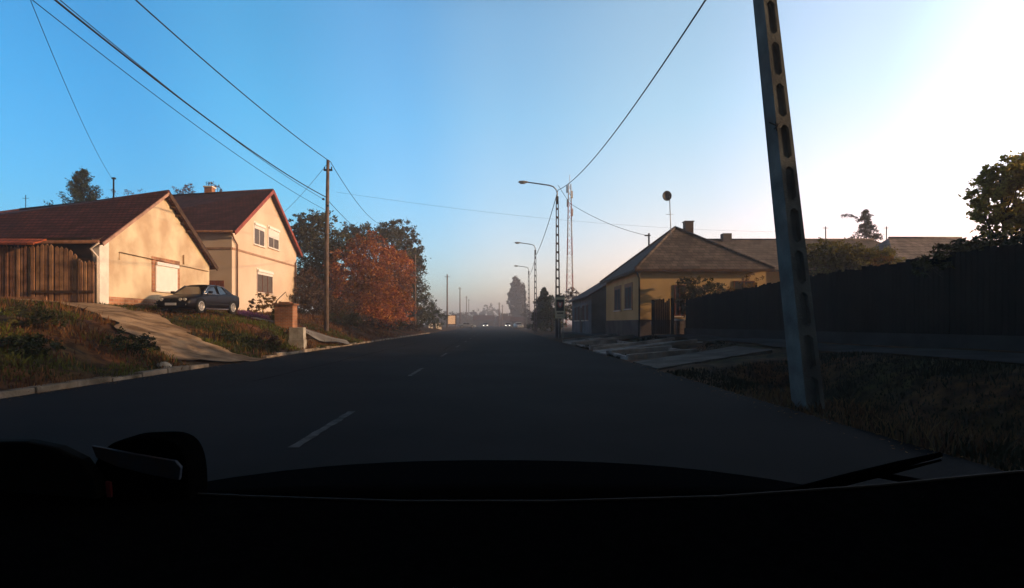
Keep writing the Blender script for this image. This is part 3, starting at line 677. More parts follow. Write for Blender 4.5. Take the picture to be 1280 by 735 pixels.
# gate between the house corner and the fence
o_ = (9.8, 32.2, .6); r = empty('yard_gate', o_); tag(r, 'dark plank yard gate with an uneven top beside the ochre house corner', 'gate')
m = MB(); rn = random.Random(5)
for k in range(9):
    x = 9.15+k*.1; y = 32.5-k*.02; m.box((x, y, .62), (x+.09, y+.03, P(0, 378-rn.uniform(0, 5), 32.4).z))
face_obj(m, 'planks', fwood, r, o_)
m = MB(); m.box((9.05, 32.45, .5), (9.15, 32.6, 2.6)); face_obj(m, 'gate_post', fwood, r, o_); face_obj(MB().box((10.1, 32.2, .5), (10.25, 32.4, 2.7)), 'gate_post', fwood, r, o_)
o_ = (10.45, 31.9, .6); r = empty('mailbox_pillar', o_); tag(r, 'small pale brick pillar with a flat cap between yard gate and fence', 'pillar')
face_obj(MB().box((10.27, 31.75, .4), (10.66, 32.1, 1.4)), 'pillar', tile_mat('pale_brick', (.16, .11, .08), (.2, .15, .11), .25, .08, (.2, .18, .15), 'XZ', ms=.012), r, o_)
face_obj(MB().box((10.23, 31.7, 1.4), (10.7, 32.15, 1.5)), 'cap', white_pl, r, o_)

# ------------------------------------------------------------------ poles
def ladder_pole(name, base, top, w0, w1, d0, d1, label, cat, group, n=11, lowfrac=.0, topfrac=.97, m_=pole_conc):
    """reinforced concrete pole: two legs joined by webs, with rounded openings seen from the camera side"""
    base = Vector(base); top = Vector(top); r = empty(name, base); tag(r, label, cat, group)
    mb = MB(); ax = (top-base); L = ax.length
    def cpt(t): return base+ax*t
    def ww(t): return w0+(w1-w0)*t
    def dd(t): return d0+(d1-d0)*t
    X = Vector((1, 0, 0)); Y = Vector((0, 1, 0))
    def ring(t, s0, s1):       # s across the width -1..1
        c = cpt(t); return [c+X*ww(t)/2*s0-Y*dd(t)/2, c+X*ww(t)/2*s1-Y*dd(t)/2, c+X*ww(t)/2*s1+Y*dd(t)/2, c+X*ww(t)/2*s0+Y*dd(t)/2]
    fs = [(0, 1, 5, 4), (1, 2, 6, 5), (2, 3, 7, 6), (3, 0, 4, 7), (3, 2, 1, 0), (4, 5, 6, 7)]
    return r, mb, ring, fs, cpt
def full_pole(name, base, top, w0, w1, d0, d1, label, cat, group, n, a0, a1, legs=(.30, .30), open_t=.72, m_=pole_conc):
    r, mb, ring, fs, cpt = ladder_pole(name, base, top, w0, w1, d0, d1, label, cat, group)
    l0, l1 = -1+2*legs[0], 1-2*legs[1]
    mb.add(ring(0, -1, l0)+ring(1, -1, l0), fs); mb.add(ring(0, l1, 1)+ring(1, l1, 1), fs)
    sp = (a1-a0)/n
    mb.add(ring(0, l0, l1)+ring(a0, l0, l1), fs)
    for k in range(n):
        t0 = a0+sp*k; t1 = t0+sp*open_t; t2 = t0+sp
        mb.add(ring(t1, l0, l1)+ring(t2, l0, l1), fs)
        # rounded corners of the opening: small haunches
        for (ta, tb) in ((t0, t0+sp*.07), (t1, t1-sp*.07)):
            for (sa, sb) in ((l0, l0+(l1-l0)*.38), (l1, l1-(l1-l0)*.38)):
                A_ = ring(ta, min(sa, sb), max(sa, sb)); Bq = ring(tb, min(sa, sb), max(sa, sb))
                i, j = (0, 3) if sa < sb else (1, 2)
                mb.add([A_[0], A_[1], Bq[i], A_[3], A_[2], Bq[j]], [(0, 1, 2), (5, 4, 3), (0, 3, 4, 1), (1, 4, 5, 2), (2, 5, 3, 0)])
    mb.add(ring(a1, l0, l1)+ring(1, l0, l1), fs)
    o = mb.build('shaft', m_); L = r.matrix_basis.inverted() if False else Matrix.Translation(-Vector(base))
    for v in o.data.vertices: v.co = L @ v.co
    o.parent = r; fixn(o); return r
# the near pole: leans towards the road's middle as it rises
NP0 = Vector((P(1011, 0, 8.4).x, 8.4, -.1)); tp = P(927, -330, 8.4)
NPT = Vector((tp.x, 8.55, tp.z))
npole = full_pole('concrete_pole', NP0, NPT, .27, .15, .42, .24, 'large leaning concrete pole with oval openings on the near right verge', 'pole', None, 16, .006, .985, legs=(.24, .22), open_t=.8)
# recessed web behind the openings
axn = NPT-NP0; mb = MB()
a = [Vector((dx, -.12, 0)) for dx in (-.10, .10)]; b2 = [axn+Vector((dx, -.05, 0)) for dx in (-.05, .05)]
mb.prism([a[0], a[1], b2[1], b2[0]], (0, .06, 0)); o = mb.build('web', pole_conc); fixn(o); o.parent = npole
# small iron fitting on it
q = P(972, 157, 8.3); m = MB().tube([(q.x-.13, q.y, q.z+.05), (q.x-.02, q.y, q.z), (q.x+.06, q.y, q.z-.02)], .012, 5); m.tube([(q.x-.03, q.y, q.z+.06), (q.x-.01, q.y, q.z-.08)], .012, 5); m.tube([(q.x-.06, q.y-.02, q.z-.06), (q.x+.03, q.y-.02, q.z+.03)], .01, 5)
o = m.build('iron_bracket', iron); o.parent = npole
for v in o.data.vertices: v.co -= NP0

# street lamps down the right side
lampmat = mat('lamp_head_grey', (.25, .26, .27), .5, var=.1)
def lamp(base, hgt, arm_l, label, first=None, n=14):
    base = Vector(base); r = full_pole('street_lamp', base, base+Vector((-.05, 0, hgt)), .42, .2, .28, .16, label, 'street lamp', 'concrete street lamps down the right side of the road', n, .12, .98, legs=(.27, .27), open_t=.82, m_=POLE_DK)
    t = Vector((-.05, 0, hgt)); s = arm_l/2.6
    pts = [t+Vector((0, 0, -.6)), t+Vector((0, 0, .25*s)), t+Vector((-.08*s, 0, .52*s)), t+Vector((-.3*s, 0, .74*s)), t+Vector((-.62*s, 0, .84*s)), t+Vector((-2.3*s, 0, 1.08*s))]
    o = MB().tube(pts, .05, 8).build('arm', galv); o.parent = r
    e = pts[-1]; m = MB(); m.add([e+Vector(v) for v in ((.12, -.08, -.06), (-.25, -.14, -.1), (-.62, -.1, -.04), (-.62, .1, -.04), (-.25, .14, -.1), (.12, .08, -.06), (.12, -.07, .05), (-.25, -.12, .1), (-.6, -.08, .07), (-.6, .08, .07), (-.25, .12, .1), (.12, .07, .05))],
        [(0, 1, 2, 3, 4, 5), (11, 10, 9, 8, 7, 6), (0, 6, 7, 1), (1, 7, 8, 2), (2, 8, 9, 3), (3, 9, 10, 4), (4, 10, 11, 5), (5, 11, 6, 0)])
    o = m.build('lamp_head', lampmat, bevel=.02); fixn(o); o.parent = r
    o2_ = MB().box((e.x-.5, e.y-.08, e.z-.14), (e.x-.1, e.y+.08, e.z-.08)).build('lens', mat('lamp_lens', (.5, .5, .48), .3)); o2_.parent = r
    return r
POLE_DK = mat('lamp_pole_concrete', (.10, .10, .11), .9, var=.25, scale=2, bump=.3)
lamp((4.86, 44, .1), 11.1, 2.75, 'nearest and tallest street lamp, rising behind the black framed roadside sign')
lamp((4.95, 70, .1), 10.3, 2.2, 'second nearest street lamp, left of the tall lamp behind the sign', n=12)
lamp((5.6, 95, .1), 10.0, 2.1, 'third street lamp along the road, just right of the poplar', n=12)
lamp((6.6, 128, .1), 9.8, 2.2, 'farthest and smallest street lamp, in front of the poplar', n=10)

# left wooden pole
WP = Vector((-10.3, 34, .8))
r = empty('utility_pole', WP); tag(r, 'tall slim utility pole on the left verge beside the ramped path', 'utility pole', None)
o = MB().tube([(0, 0, -.2), (.02, 0, 5), (.1, 0, P(410, 200, 34).z-.8)], [.15, .125, .095], 12).build('shaft', pole_wood); o.parent = r
o = MB().box((-.16, -.05, 9.7), (.36, .05, 9.8)).tube([(-.1, 0, 9.8), (-.1, 0, 9.95)], .035, 6).tube([(.32, 0, 9.8), (.32, 0, 9.95)], .035, 6).build('crossarm', iron); o.parent = r
o = MB().box((-.2, -.2, 7.9), (-.08, -.1, 8.0)).box((.1, -.2, 7.5), (.2, -.1, 7.6)).build('insulator', iron); o.parent = r

# wires
wire_m = mat('wire_black', (.015, .015, .018), .6)
def wire(a, b_, sag, rad, label, n=24, group='overhead wires of the left pole line', pw=1):
    a = Vector(a); b_ = Vector(b_); pts = []
    for i in range(n+1):
        t = i/n; p = a.lerp(b_, t); p.z -= sag*4*t*(1-t); pts.append(p)
    tag(MB().tube(pts, rad, 5).build('overhead_wire', wire_m), label, 'wire', group)
WT = Vector((-10.2, 34, P(0, 202, 34).z)); 
def ext(a, px, py, X, k=1.6):
    """far end of a wire that passes the picture edge at (px,py), following the pole line at lateral X"""
    D = X*700/(px-620); q = P(px, py, D); a = Vector(a); return a+(q-a)*k
def wire2(a, mid, endk, sag, rad, label, **k): wire(a, Vector(a)+(Vector(mid)-Vector(a))*endk, sag, rad, label, **k)
wire2((-10.0, 34, WT.z-.05), onx(-10.1, 182, -12), 1.7, .55, .022, 'thick overhead wire from the left pole top, rightmost one at the top of the frame')
wire2((-10.35, 34, P(0, 246, 34).z), onx(-10.0, 78, -10), 1.25, .5, .026, 'thick overhead cable leaving the left pole below its top towards the upper left corner')
wire2((-10.38, 34, P(0, 250, 34).z), onx(-10.2, 74, -18), 1.25, .5, .012, 'thin overhead wire running just below the thick cable to the upper left corner')
wire2((-10.4, 34, P(0, 262, 34).z), onx(-10.4, 50, -10), 1.25, .5, .011, 'thin overhead wire of the left line, leftmost and lowest of the bunch')
wire((-10.0, 34, WT.z-.1), P(480, 281, 75), .9, .02, 'thin wire running from the left pole top down towards the orange trees')
wire((-10.3, 34, P(0, 248, 34).z), P(470, 300, 75), .5, .018, 'lower thin wire from the left pole into the treetops')
wire((-10.3, 34, WT.z-.2), P(352, 268, 47), .15, .013, 'service wire from the left pole to the two storey house gable', group=None)
wire(P(140, 223, 30.5), P(30, -20, 12), .35, .008, 'faint thin wire from the farmhouse mast to the upper left edge', group=None)
LT = Vector((4.86, 43.9, P(0, 238, 44).z))
wire(LT, Vector((4.65, 8.5, P(0, -330, 8.4).z-1.6)), .9, .022, 'overhead wire from the tall street lamp up to the near concrete pole', group='overhead wires of the right pole line')
wire(LT, (4.95, 70, P(0, 320, 70).z), .5, .03, 'overhead wire hanging between the two nearest street lamps', group='overhead wires of the right pole line')
wire((4.95, 70, P(0, 320, 70).z), (5.6, 95, P(0, 345, 95).z), .4, .03, 'overhead wire hanging between the second and the third street lamp', group='overhead wires of the right pole line')
wire(P(712, 254, 46), P(812, 295, 44.1), .35, .018, 'service wire sagging from the tall lamp to the mast on the pyramid roof', group=None)
wire(LT+Vector((0, 0, .4)), P(712, 254, 46), 0, .018, 'short span of wire just right of the tall street lamp', group=None)
wire(P(420, 240, 70), P(1000, 290, 90), 1.2, .012, 'faint horizontal wire crossing far above the road', group=None)

# radio mast (red and white lattice)
o_ = Vector((15.8, 120, .4)); r = empty('radio_mast', o_); tag(r, 'slim red and white lattice radio mast behind the tall street lamp', 'mast')
mr_ = mat('mast_red', (.40, .10, .07), .6); mw_ = mat('mast_white', (.6, .6, .6), .6)
Hm = P(0, 230, 120).z-.4; segs = 8
for k in range(segs):
    mb = MB(); z0 = Hm*k/segs; z1 = Hm*(k+1)/segs
    def hw(z): return .8-.55*z/Hm
    for i in range(4):
        s0 = [(-1, -1), (1, -1), (1, 1), (-1, 1)][i]; s1 = [(-1, -1), (1, -1), (1, 1), (-1, 1)][(i+1) % 4]
        mb.tube([(s0[0]*hw(z0), s0[1]*hw(z0), z0), (s0[0]*hw(z1), s0[1]*hw(z1), z1)], .07, 5)
        nn_ = 3
        for q in range(nn_):
            a = z0+(z1-z0)*q/nn_; b2 = z0+(z1-z0)*(q+1)/nn_
            mb.tube([(s0[0]*hw(a), s0[1]*hw(a), a), (s1[0]*hw(b2), s1[1]*hw(b2), b2)], .035, 4)
    o = mb.build('mast_section', mr_ if k % 2 == 0 else mw_); o.parent = r
for (dx, dz) in ((-.6, -1), (.5, -2.2), (-.5, -4), (.55, -6)):
    o = MB().box((dx-.15, -.2, Hm+dz-.9), (dx+.15, .1, Hm+dz+.7)).tube([(0, 0, Hm+dz), (dx, 0, Hm+dz)], .05, 4).build('aerial', mw_); o.parent = r
o = MB().tube([(0, 0, Hm), (0, 0, Hm+2)], .05, 4).build('lightning_rod', mw_); o.parent = r

# roadside sign
SP = Vector((P(700, 0, 36).x, 36, .25)); r = empty('roadside_sign', SP); tag(r, 'upright framed sign with a dark picture panel and text strip on two legs', 'sign')
s = 36/700
def sb(px0, px1, py0, py1, ya_, yb_): return ((px0-700)*s, ya_, (404-py1)*s+1.0), ((px1-700)*s, yb_, (404-py0)*s+1.0)
steel_cr = mat('sign_cream', (.72, .72, .55), .6, var=.1); s_dark = mat('sign_black', (.02, .018, .02), .5); s_red = mat('sign_red', (.45, .12, .10), .5); s_wh = mat('sign_white', (.7, .66, .62), .5); s_gr = mat('sign_grey', (.30, .30, .25), .5)
for px in (698, 703.3):
    o = MB().box(*sb(px, px+1.2, 371, 423, .03, .08)).build('leg', galv); o.parent = r
o = MB().box(*sb(694, 706, 371.5, 398, 0, .03)).build('board', steel_cr); o.parent = r; bd = o
o = MB().box(*sb(695.3, 704.9, 374.5, 388.5, -.012, -.002)).build('picture_panel', s_dark); o.parent = bd
m = MB()                                # pale crest with a red surround in the panel
for cx, cz, rr0, rr1 in ((700.2, 380.6, 2.6, 3.2),):
    pass
def shield(cx, cy, w_, h_, y_): return [((cx-700+dx*w_)*s, y_, (404-cy-dy*h_)*s+1.0) for dx, dy in ((-1, -.9), (0, -.6), (1, -.9), (.95, .1), (.55, .75), (0, 1), (-.55, .75), (-.95, .1))]
m.prism(shield(700.1, 380.8, 3.0, 4.0, -.016), (0, -.006, 0)); o = m.build('crest_border', s_red); fixn(o); o.parent = bd
m = MB(); m.prism(shield(700.1, 380.5, 1.5, 2.6, -.026), (0, -.006, 0)); o = m.build('crest', s_wh); fixn(o); o.parent = bd
m = MB(); rn = random.Random(9)
for a, b2 in ((696.4, 697.2), (697.5, 698.4), (698.7, 699.2), (699.5, 700.5), (700.8, 701.6), (701.9, 702.8), (703.1, 704)): m.box(*sb(a, b2, 390.6, 392.6, -.01, -.002))
o = m.build('lettering', s_dark); o.parent = bd
m = MB()
for a, b2 in ((696.8, 698.6), (699, 701.2), (701.6, 703.4)): m.box(*sb(a, b2, 394.8, 395.7, -.01, -.002))
o = m.build('lettering', s_gr); o.parent = bd
m = MB(); m.box(*sb(694.5, 705.5, 369.5, 371.2, 0, .05)); o = m.build('top_rail', s_gr); o.parent = r

# ------------------------------------------------------------------ left small things
# concrete culvert headwall
o_ = (-8.85, 25, 0); r = empty('culvert_headwall', o_); tag(r, 'pale weathered concrete culvert block at the kerb before the dark ditch', 'culvert')
face_obj(MB().box((-9.18, 24.75, -.3), (-8.5, 25.15, .52)).box((-9.15, 24.78, .525), (-8.53, 25.12, 1.06)), 'block', mat('block_concrete', (.50, .46, .38), .9, col2=(.30, .26, .2), scale=3, bump=.6, bscale=20), r, o_)
m = MB().tube([(-8.8, 25.15, .1), (-8.8, 25.3, .1)], .25, 12); face_obj(m, 'pipe', pole_conc, r, o_)
# brick pillar
o_ = (-11.2, 30, 1); r = empty('brick_pillar', o_); tag(r, 'orange brick pillar with a capping by the left path', 'pillar')
face_obj(MB().box((-11.7, 29.6, .6), (-10.75, 30.3, 2.2)), 'pillar', brick_m, r, o_)
face_obj(MB().box((-11.78, 29.52, 2.2), (-10.67, 30.38, 2.3)).box((-11.5, 29.7, 2.3), (-10.95, 30.2, 2.38)), 'cap', tile_mat('brick_cap', (.3, .12, .06), (.25, .1, .05), .2, .1, (.2, .15, .1), 'XZ'), r, o_)
# litter / stones by the kerb
rn = random.Random(11)
stone = mat('pale_stone', (.42, .36, .28), .9, var=.3, scale=6, bump=.5)
for i, (px, py, D, s_, lab) in enumerate(((205, 467, 14.4, .17, 'larger pale stone lying on the left kerb line before the driveway'), (226, 463, 14.8, .11, 'smaller pale stone lying just right of the larger one by the driveway'), (394, 426, 27, .10, 'small white stone in the ditch beside the culvert block'), (399, 424, 27.6, .10, 'small white stone in the ditch right of the other one'))):
    x = (px-620)/700*D; z = H(x, D)+s_*.3
    me = bpy.data.meshes.new('stone'); bm = bmesh.new(); bmesh.ops.create_icosphere(bm, subdivisions=2, radius=s_)
    for v in bm.verts: v.co *= 1+.35*noise.noise(v.co*6+Vector((i*5, 0, 0))); v.co.z *= .6
    bm.to_mesh(me); bm.free(); me.materials.append(stone); o = bpy.data.objects.new('stone', me); C.objects.link(o); o.location = (x, D, z); tag(o, lab, 'stone', 'pale stones on the left verge')

# ------------------------------------------------------------------ vegetation
def leaf_quad(V, F, p, s, rn, up=.5):
    a = rn.uniform(0, 6.283); b_ = rn.uniform(-1, 1)*1.2
    d = Vector((math.cos(a), math.sin(a), b_)).normalized(); e = d.cross(Vector((rn.uniform(-1, 1), rn.uniform(-1, 1), rn.uniform(-1, 1)))).normalized()
    o = len(V); V += [tuple(p-d*s), tuple(p+e*s*.45), tuple(p+d*s), tuple(p-e*s*.45)]; F.append((o, o+1, o+2, o+3))
def crown(rn, lobes, nleaf, ls, clump=.35, shell=.55):
    """lobes = [(center, (rx,ry,rz))]; leaves gather in clumps near the lobe surfaces"""
    V = []; F = []; tips = []
    vol = [l[1][0]*l[1][2] for l in lobes]; tot = sum(vol)
    for (c, r_), v in zip(lobes, vol):
        c = Vector(c); nl = int(nleaf*v/tot); per = 26; nc = max(3, nl//per)
        for _ in range(nc):
            d = Vector((rn.gauss(0, 1), rn.gauss(0, 1), rn.gauss(0, 1))).normalized()
            q = shell+(1.08-shell)*rn.random()**.7
            k = 1+.22*noise.noise(d*2.2+c)
            cc = c+Vector((d.x*r_[0], d.y*r_[1], d.z*r_[2]))*q*k; tips.append(cc)
            cr_ = clump*rn.uniform(.5, 1.3)*max(r_)*.5
            for _ in range(per):
                o = Vector((rn.gauss(0, 1), rn.gauss(0, 1), rn.gauss(0, .8)))*cr_*.5
                leaf_quad(V, F, cc+o, ls*rn.uniform(.6, 1.3), rn)
    return V, F, tips
bark = mat('bark', (.085, .06, .045), .9, var=.4, scale=4, bump=.7, bscale=20)
def tree(base, lobes, nleaf, ls, lmat, label, name='tree', cat='tree', group=None, seed=0, trunk_r=.15, limbs=14, clump=.35, shell=.5, twigs=40):
    rn = random.Random(seed); base = Vector(base); r = empty(name, base); tag(r, label, cat, group)
    lobes = [(Vector(c)-base, q) for c, q in lobes]
    V, F, tips = crown(rn, lobes, nleaf, ls, clump, shell)
    o = MB().add(V, F).build('crown', lmat); o.parent = r
    mb = MB(); top = max(c.z for c, q in lobes); main = max(lobes, key=lambda l: l[0].z)[0]
    pts = [Vector((0, 0, -.3)), Vector((main.x*.1, 0, top*.3)), Vector((main.x*.5, main.y*.5, top*.65)), main]
    mb.tube(pts, [trunk_r*1.2, trunk_r, trunk_r*.7, trunk_r*.25], 7)
    for i in range(min(limbs, len(tips))):
        t = rn.choice(tips); st = pts[1].lerp(pts[3], rn.uniform(0, .8)); mid = st.lerp(t, .5)+Vector((0, 0, -.1*(t-st).length))
        mb.tube([st, mid, t], [trunk_r*.4, trunk_r*.25, trunk_r*.06], 5)
    for i in range(min(twigs, len(tips))):
        t = rn.choice(tips); d = Vector((rn.gauss(0, 1), rn.gauss(0, 1), rn.gauss(.5, .8))).normalized()*ls*rn.uniform(3, 7)
        mb.tube([t-d, t, t+d*.8], [trunk_r*.07, trunk_r*.05, trunk_r*.02], 3, cap=False)
    o = mb.build('trunk', bark); o.parent = r
    return r
L_orange = mat('leaves_rust', (.45, .14, .035), .7, col2=(.17, .065, .022), scale=.35, spec=.15, island=.45, trans=.25)
L_amber = mat('leaves_amber', (.28, .14, .03), .7, col2=(.13, .08, .02), scale=.6, spec=.15, island=.45, trans=.3)
L_backlit = mat('leaves_backlit', (.62, .45, .11), .7, col2=(.34, .28, .07), scale=.8, spec=.1, island=.4, trans=.6)
L_hedge = mat('leaves_hedge', (.20, .17, .035), .7, col2=(.09, .085, .025), scale=.9, spec=.1, island=.4, trans=.45)
L_dark = mat('leaves_dark_green', (.045, .055, .018), .7, col2=(.03, .035, .012), scale=.6, spec=.15, island=.4, trans=.15)
L_olive = mat('leaves_olive', (.10, .085, .03), .7, col2=(.05, .055, .02), scale=.6, spec=.15, island=.4, trans=.25)
L_brown = mat('leaves_brown', (.12, .07, .045), .8, col2=(.07, .045, .03), scale=.6, spec=.1, island=.4, trans=.2)
L_conif = mat('needles', (.03, .045, .022), .8, col2=(.02, .03, .015), scale=.8, spec=.15, island=.4)
L_grey = mat('leaves_grey_green', (.075, .075, .045), .8, var=.4, scale=.5, spec=.1, island=.3, trans=.1)

def T(px, py, D): return P(px, py, D)
G1 = 'autumn trees in the left roadside thicket'
tree((-11.9, 52, 1), [(T(442, 345, 52), (2.6, 2.2, 2.6)), (T(462, 322, 53), (2.2, 2, 2.2)), (T(430, 375, 51), (2.4, 2, 2)), (T(470, 365, 52), (2.4, 2, 2.4)), (T(450, 398, 51), (3.4, 2, 1.5))], 26000, .13, L_orange, 'rust red bushy tree just right of the left utility pole', 'deciduous_tree', 'tree', G1, 1, .16)
tree((-12.6, 62, .8), [(T(492, 340, 62), (2.3, 2, 2.6)), (T(484, 372, 61), (2.6, 2, 2.4)), (T(498, 388, 61), (1.8, 2, 1.8)), (T(470, 385, 61), (2.4, 2, 1.6))], 20000, .15, L_orange, 'brighter orange tree, rightmost of the rust coloured ones', 'deciduous_tree', 'tree', G1, 2, .16)
tree((-17.5, 56, 1.5), [(T(402, 300, 56), (2.6, 2.4, 2.5)), (T(388, 282, 56), (1.9, 2, 1.5)), (T(418, 330, 56), (2.6, 2.4, 3)), (T(385, 330, 55), (2.6, 2.4, 3.2)), (T(392, 370, 55), (3.2, 2.4, 3.2))], 24000, .15, L_olive, 'dark olive brown tree behind the left utility pole next to the house', 'deciduous_tree', 'tree', G1, 3, .2, clump=.3)
tree((-14.5, 47, 1.3), [(T(392, 385, 48), (1.8, 1.5, 1.6)), (T(415, 390, 48), (2.0, 1.5, 1.4)), (T(382, 358, 49), (1.2, 1.2, 1.6))], 9000, .11, L_brown, 'dark brown shrub at the foot of the left utility pole', 'shrub', 'shrub', None, 4, .08)
tree((-14.5, 68, .8), [(T(470, 295, 68), (3.4, 2.5, 1.6)), (T(495, 292, 70), (2.6, 2.5, 1.6)), (T(508, 312, 70), (2.2, 2.4, 2.4)), (T(440, 300, 66), (2.2, 2, 2.0))], 13000, .15, L_olive, 'tall grey olive tree with sparse top rising above the orange trees', 'deciduous_tree', 'tree', G1, 5, .22, clump=.28, limbs=30, twigs=120, shell=.2)
tree((-10.6, 74, .5), [(T(512, 340, 74), (2.0, 2, 3)), (T(516, 375, 74), (2.1, 2, 3.2)), (T(508, 395, 73), (2.4, 2, 1.8)), (T(519, 320, 75), (1.2, 1.4, 1.6))], 14000, .16, L_grey, 'grey green tree at the right end of the roadside thicket', 'deciduous_tree', 'tree', G1, 6, .18)
tree((-9.9, 92, .3), [(T(536, 388, 92), (1.6, 2, 1.9)), (T(530, 397, 90), (2.2, 2, 1.5)), (T(546, 398, 92), (1.6, 2, 1.4))], 4500, .14, L_dark, 'dark rounded bush beyond the thicket on the left verge', 'shrub', 'shrub', None, 7, .1)
# low autumn scrub under the thicket
for i, (px, py, D, rx, rz) in enumerate(((445, 409, 46, 1.6, .55), (475, 411, 52, 1.9, .6), (500, 412, 60, 1.8, .6), (425, 405, 42, 1.2, .6))):
    c = T(px, py, D); c.z = H(c.x, D)+.4
    tree((c.x, D, H(c.x, D)), [(c, (rx, 1.2, rz)), (c+Vector((rx*.8, .3, -.1)), (rx*.6, 1, rz*.8))], 2500, .07, [L_brown, L_olive][i % 2], ['low brown scrub at the foot of the rust red tree', 'low olive scrub under the brighter orange tree', 'low brown scrub at the end of the thicket', 'low olive scrub just right of the utility pole base'][i], 'shrub', 'shrub', 'low scrub below the roadside thicket', 20+i, .03, limbs=6)
# conifer builder with drooping/ascending branches
def conifer(base, hgt, rad, label, seed, lmat=L_conif, n=60, upc=.35, nl=5, lean=0, ls=.12, thin=1.0, name='conifer', group=None, start=.12):
    rn = random.Random(seed); r = empty(name, base); tag(r, label, 'tree', group)
    mb = MB(); mb.tube([(0, 0, -.3), (lean*.5, 0, hgt*.5), (lean, 0, hgt)], [.16, .1, .02], 7); V = []; F = []
    for i in range(n):
        t = start+(1-start)*(i/n)**.9; L = rad*(1-t)**.8*rn.uniform(.55, 1.15)+.1; a = rn.uniform(0, 6.283)
        p0 = Vector((lean*t, 0, hgt*t)); d = Vector((math.cos(a), math.sin(a), 0))
        p1 = p0+d*L*.6+Vector((0, 0, L*upc*.2)); p2 = p0+d*L+Vector((0, 0, L*upc))
        mb.tube([p0, p1, p2], [.03, .02, .006], 4, cap=False)
        m_ = int(nl*(4+L*10)*thin)
        for k in range(m_):
            q = rn.random()**.7; c = (p0.lerp(p1, q/.6) if q < .6 else p1.lerp(p2, (q-.6)/.4))+Vector((rn.gauss(0, .07), rn.gauss(0, .07), rn.gauss(-.02, .07)))*(1+L*.4)
            leaf_quad(V, F, c, ls*rn.uniform(.6, 1.2), rn)
    o = mb.build('trunk', bark); o.parent = r
    o = MB().add(V, F).build('crown', lmat); o.parent = r; return r
conifer((P(103, 0, 48).x, 48, 2.5), P(0, 212, 48).z-2.5, 4.6, 'dark conifer standing up behind the farmhouse ridge', 31, upc=.55, n=80, start=.62, nl=7, ls=.1)
cn = conifer((P(1075, 0, 54).x, 54, .5), P(0, 262, 54).z-.5, 4.2, 'ragged dark spruce standing above the long roof', 32, upc=-.15, n=60, lean=.5, start=.55, nl=6, ls=.12)
m = MB(); b0 = P(1072, 272, 54)-Vector((P(1075, 0, 54).x, 54, .5)); rn = random.Random(77); m.tube([b0, b0+Vector((-.9, 0, .35)), b0+Vector((-1.6, 0, .2))], [.05, .03, .01], 4)
V = []; F = []
for k in range(160):
    q = rn.random(); leaf_quad(V, F, b0+Vector((-1.6*q, rn.gauss(0, .1), .35*math.sin(q*2.4)-abs(rn.gauss(0, .15)))), .09, rn)
m.add(V, F); o = m.build('long_branch', L_conif); o.parent = cn
# bare treetops behind the two storey house
L_twig = mat('last_leaves', (.12, .07, .06), .8, island=.4, trans=.2)
tree((P(233, 0, 62).x, 62, 3), [(T(236, 238, 62), (1.4, 1.4, 1.0)), (T(224, 243, 62), (1.1, 1.2, .8))], 700, .09, L_twig, 'almost bare treetop left of the chimney behind the two storey house', 'bare_tree', 'tree', 'bare trees behind the houses', 41, .12, limbs=24, twigs=150, shell=.1)
tree((P(272, 0, 62).x, 62, 3), [(T(272, 234, 62), (.9, 1.0, .9))], 350, .09, L_twig, 'almost bare treetop right of the chimney behind the two storey house', 'bare_tree', 'tree', 'bare trees behind the houses', 42, .1, limbs=18, twigs=90, shell=.1)
tree((P(165, 0, 62).x, 62, 3), [(T(160, 242, 62), (2, 1.0, .7))], 200, .08, L_twig, 'low bare twigs showing above the farmhouse ridge', 'bare_tree', 'tree', 'bare trees behind the houses', 43, .08, limbs=14, twigs=80, shell=.1)
# garden plants before the two storey house
tree((P(327, 0, 33.5).x, 33.5, 1.7), [(T(327, 378, 33.5), (.75, .6, .5)), (T(316, 384, 33.5), (.5, .5, .4)), (T(337, 376, 33.5), (.45, .5, .45))], 1300, .07, L_amber, 'yellow flowering shrub beneath the lower window of the two storey house', 'shrub', 'shrub', None, 51, .03)
tree((P(349, 0, 31).x, 31, 1.2), [(T(350, 388, 31), (.4, .5, .6)), (T(346, 394, 31), (.35, .4, .5))], 1500, .05, L_dark, 'small dark green bush leaning on the brick pillar', 'shrub', 'shrub', None, 52, .03)
m = MB(); q = P(357, 365, 33); tube_pts = [Vector((q.x-.9, 33, 1.5)), Vector((q.x-.5, 33, 2.6)), q, Vector((q.x+.1, 33, q.z-.3))]
m.tube(tube_pts, .025, 5); tag(m.build('bent_sapling', bark), 'thin bent sapling arching up before the right downpipe', 'sapling')
L_purple = mat('purple_asters', (.20, .07, .22), .7, island=.5)
V = []; F = []; rn = random.Random(8)
for k in range(1600):
    x = rn.uniform(P(299, 0, 31).x, P(337, 0, 31).x); y = rn.uniform(30.6, 31.5); leaf_quad(V, F, Vector((x, y, H(x, y)+rn.uniform(.05, .32))), .035, rn)
tag(MB().add(V, F).build('flower_bed', L_purple), 'low bed of purple flowers between the black saloon and the brick pillar', 'flower bed', kind='stuff')
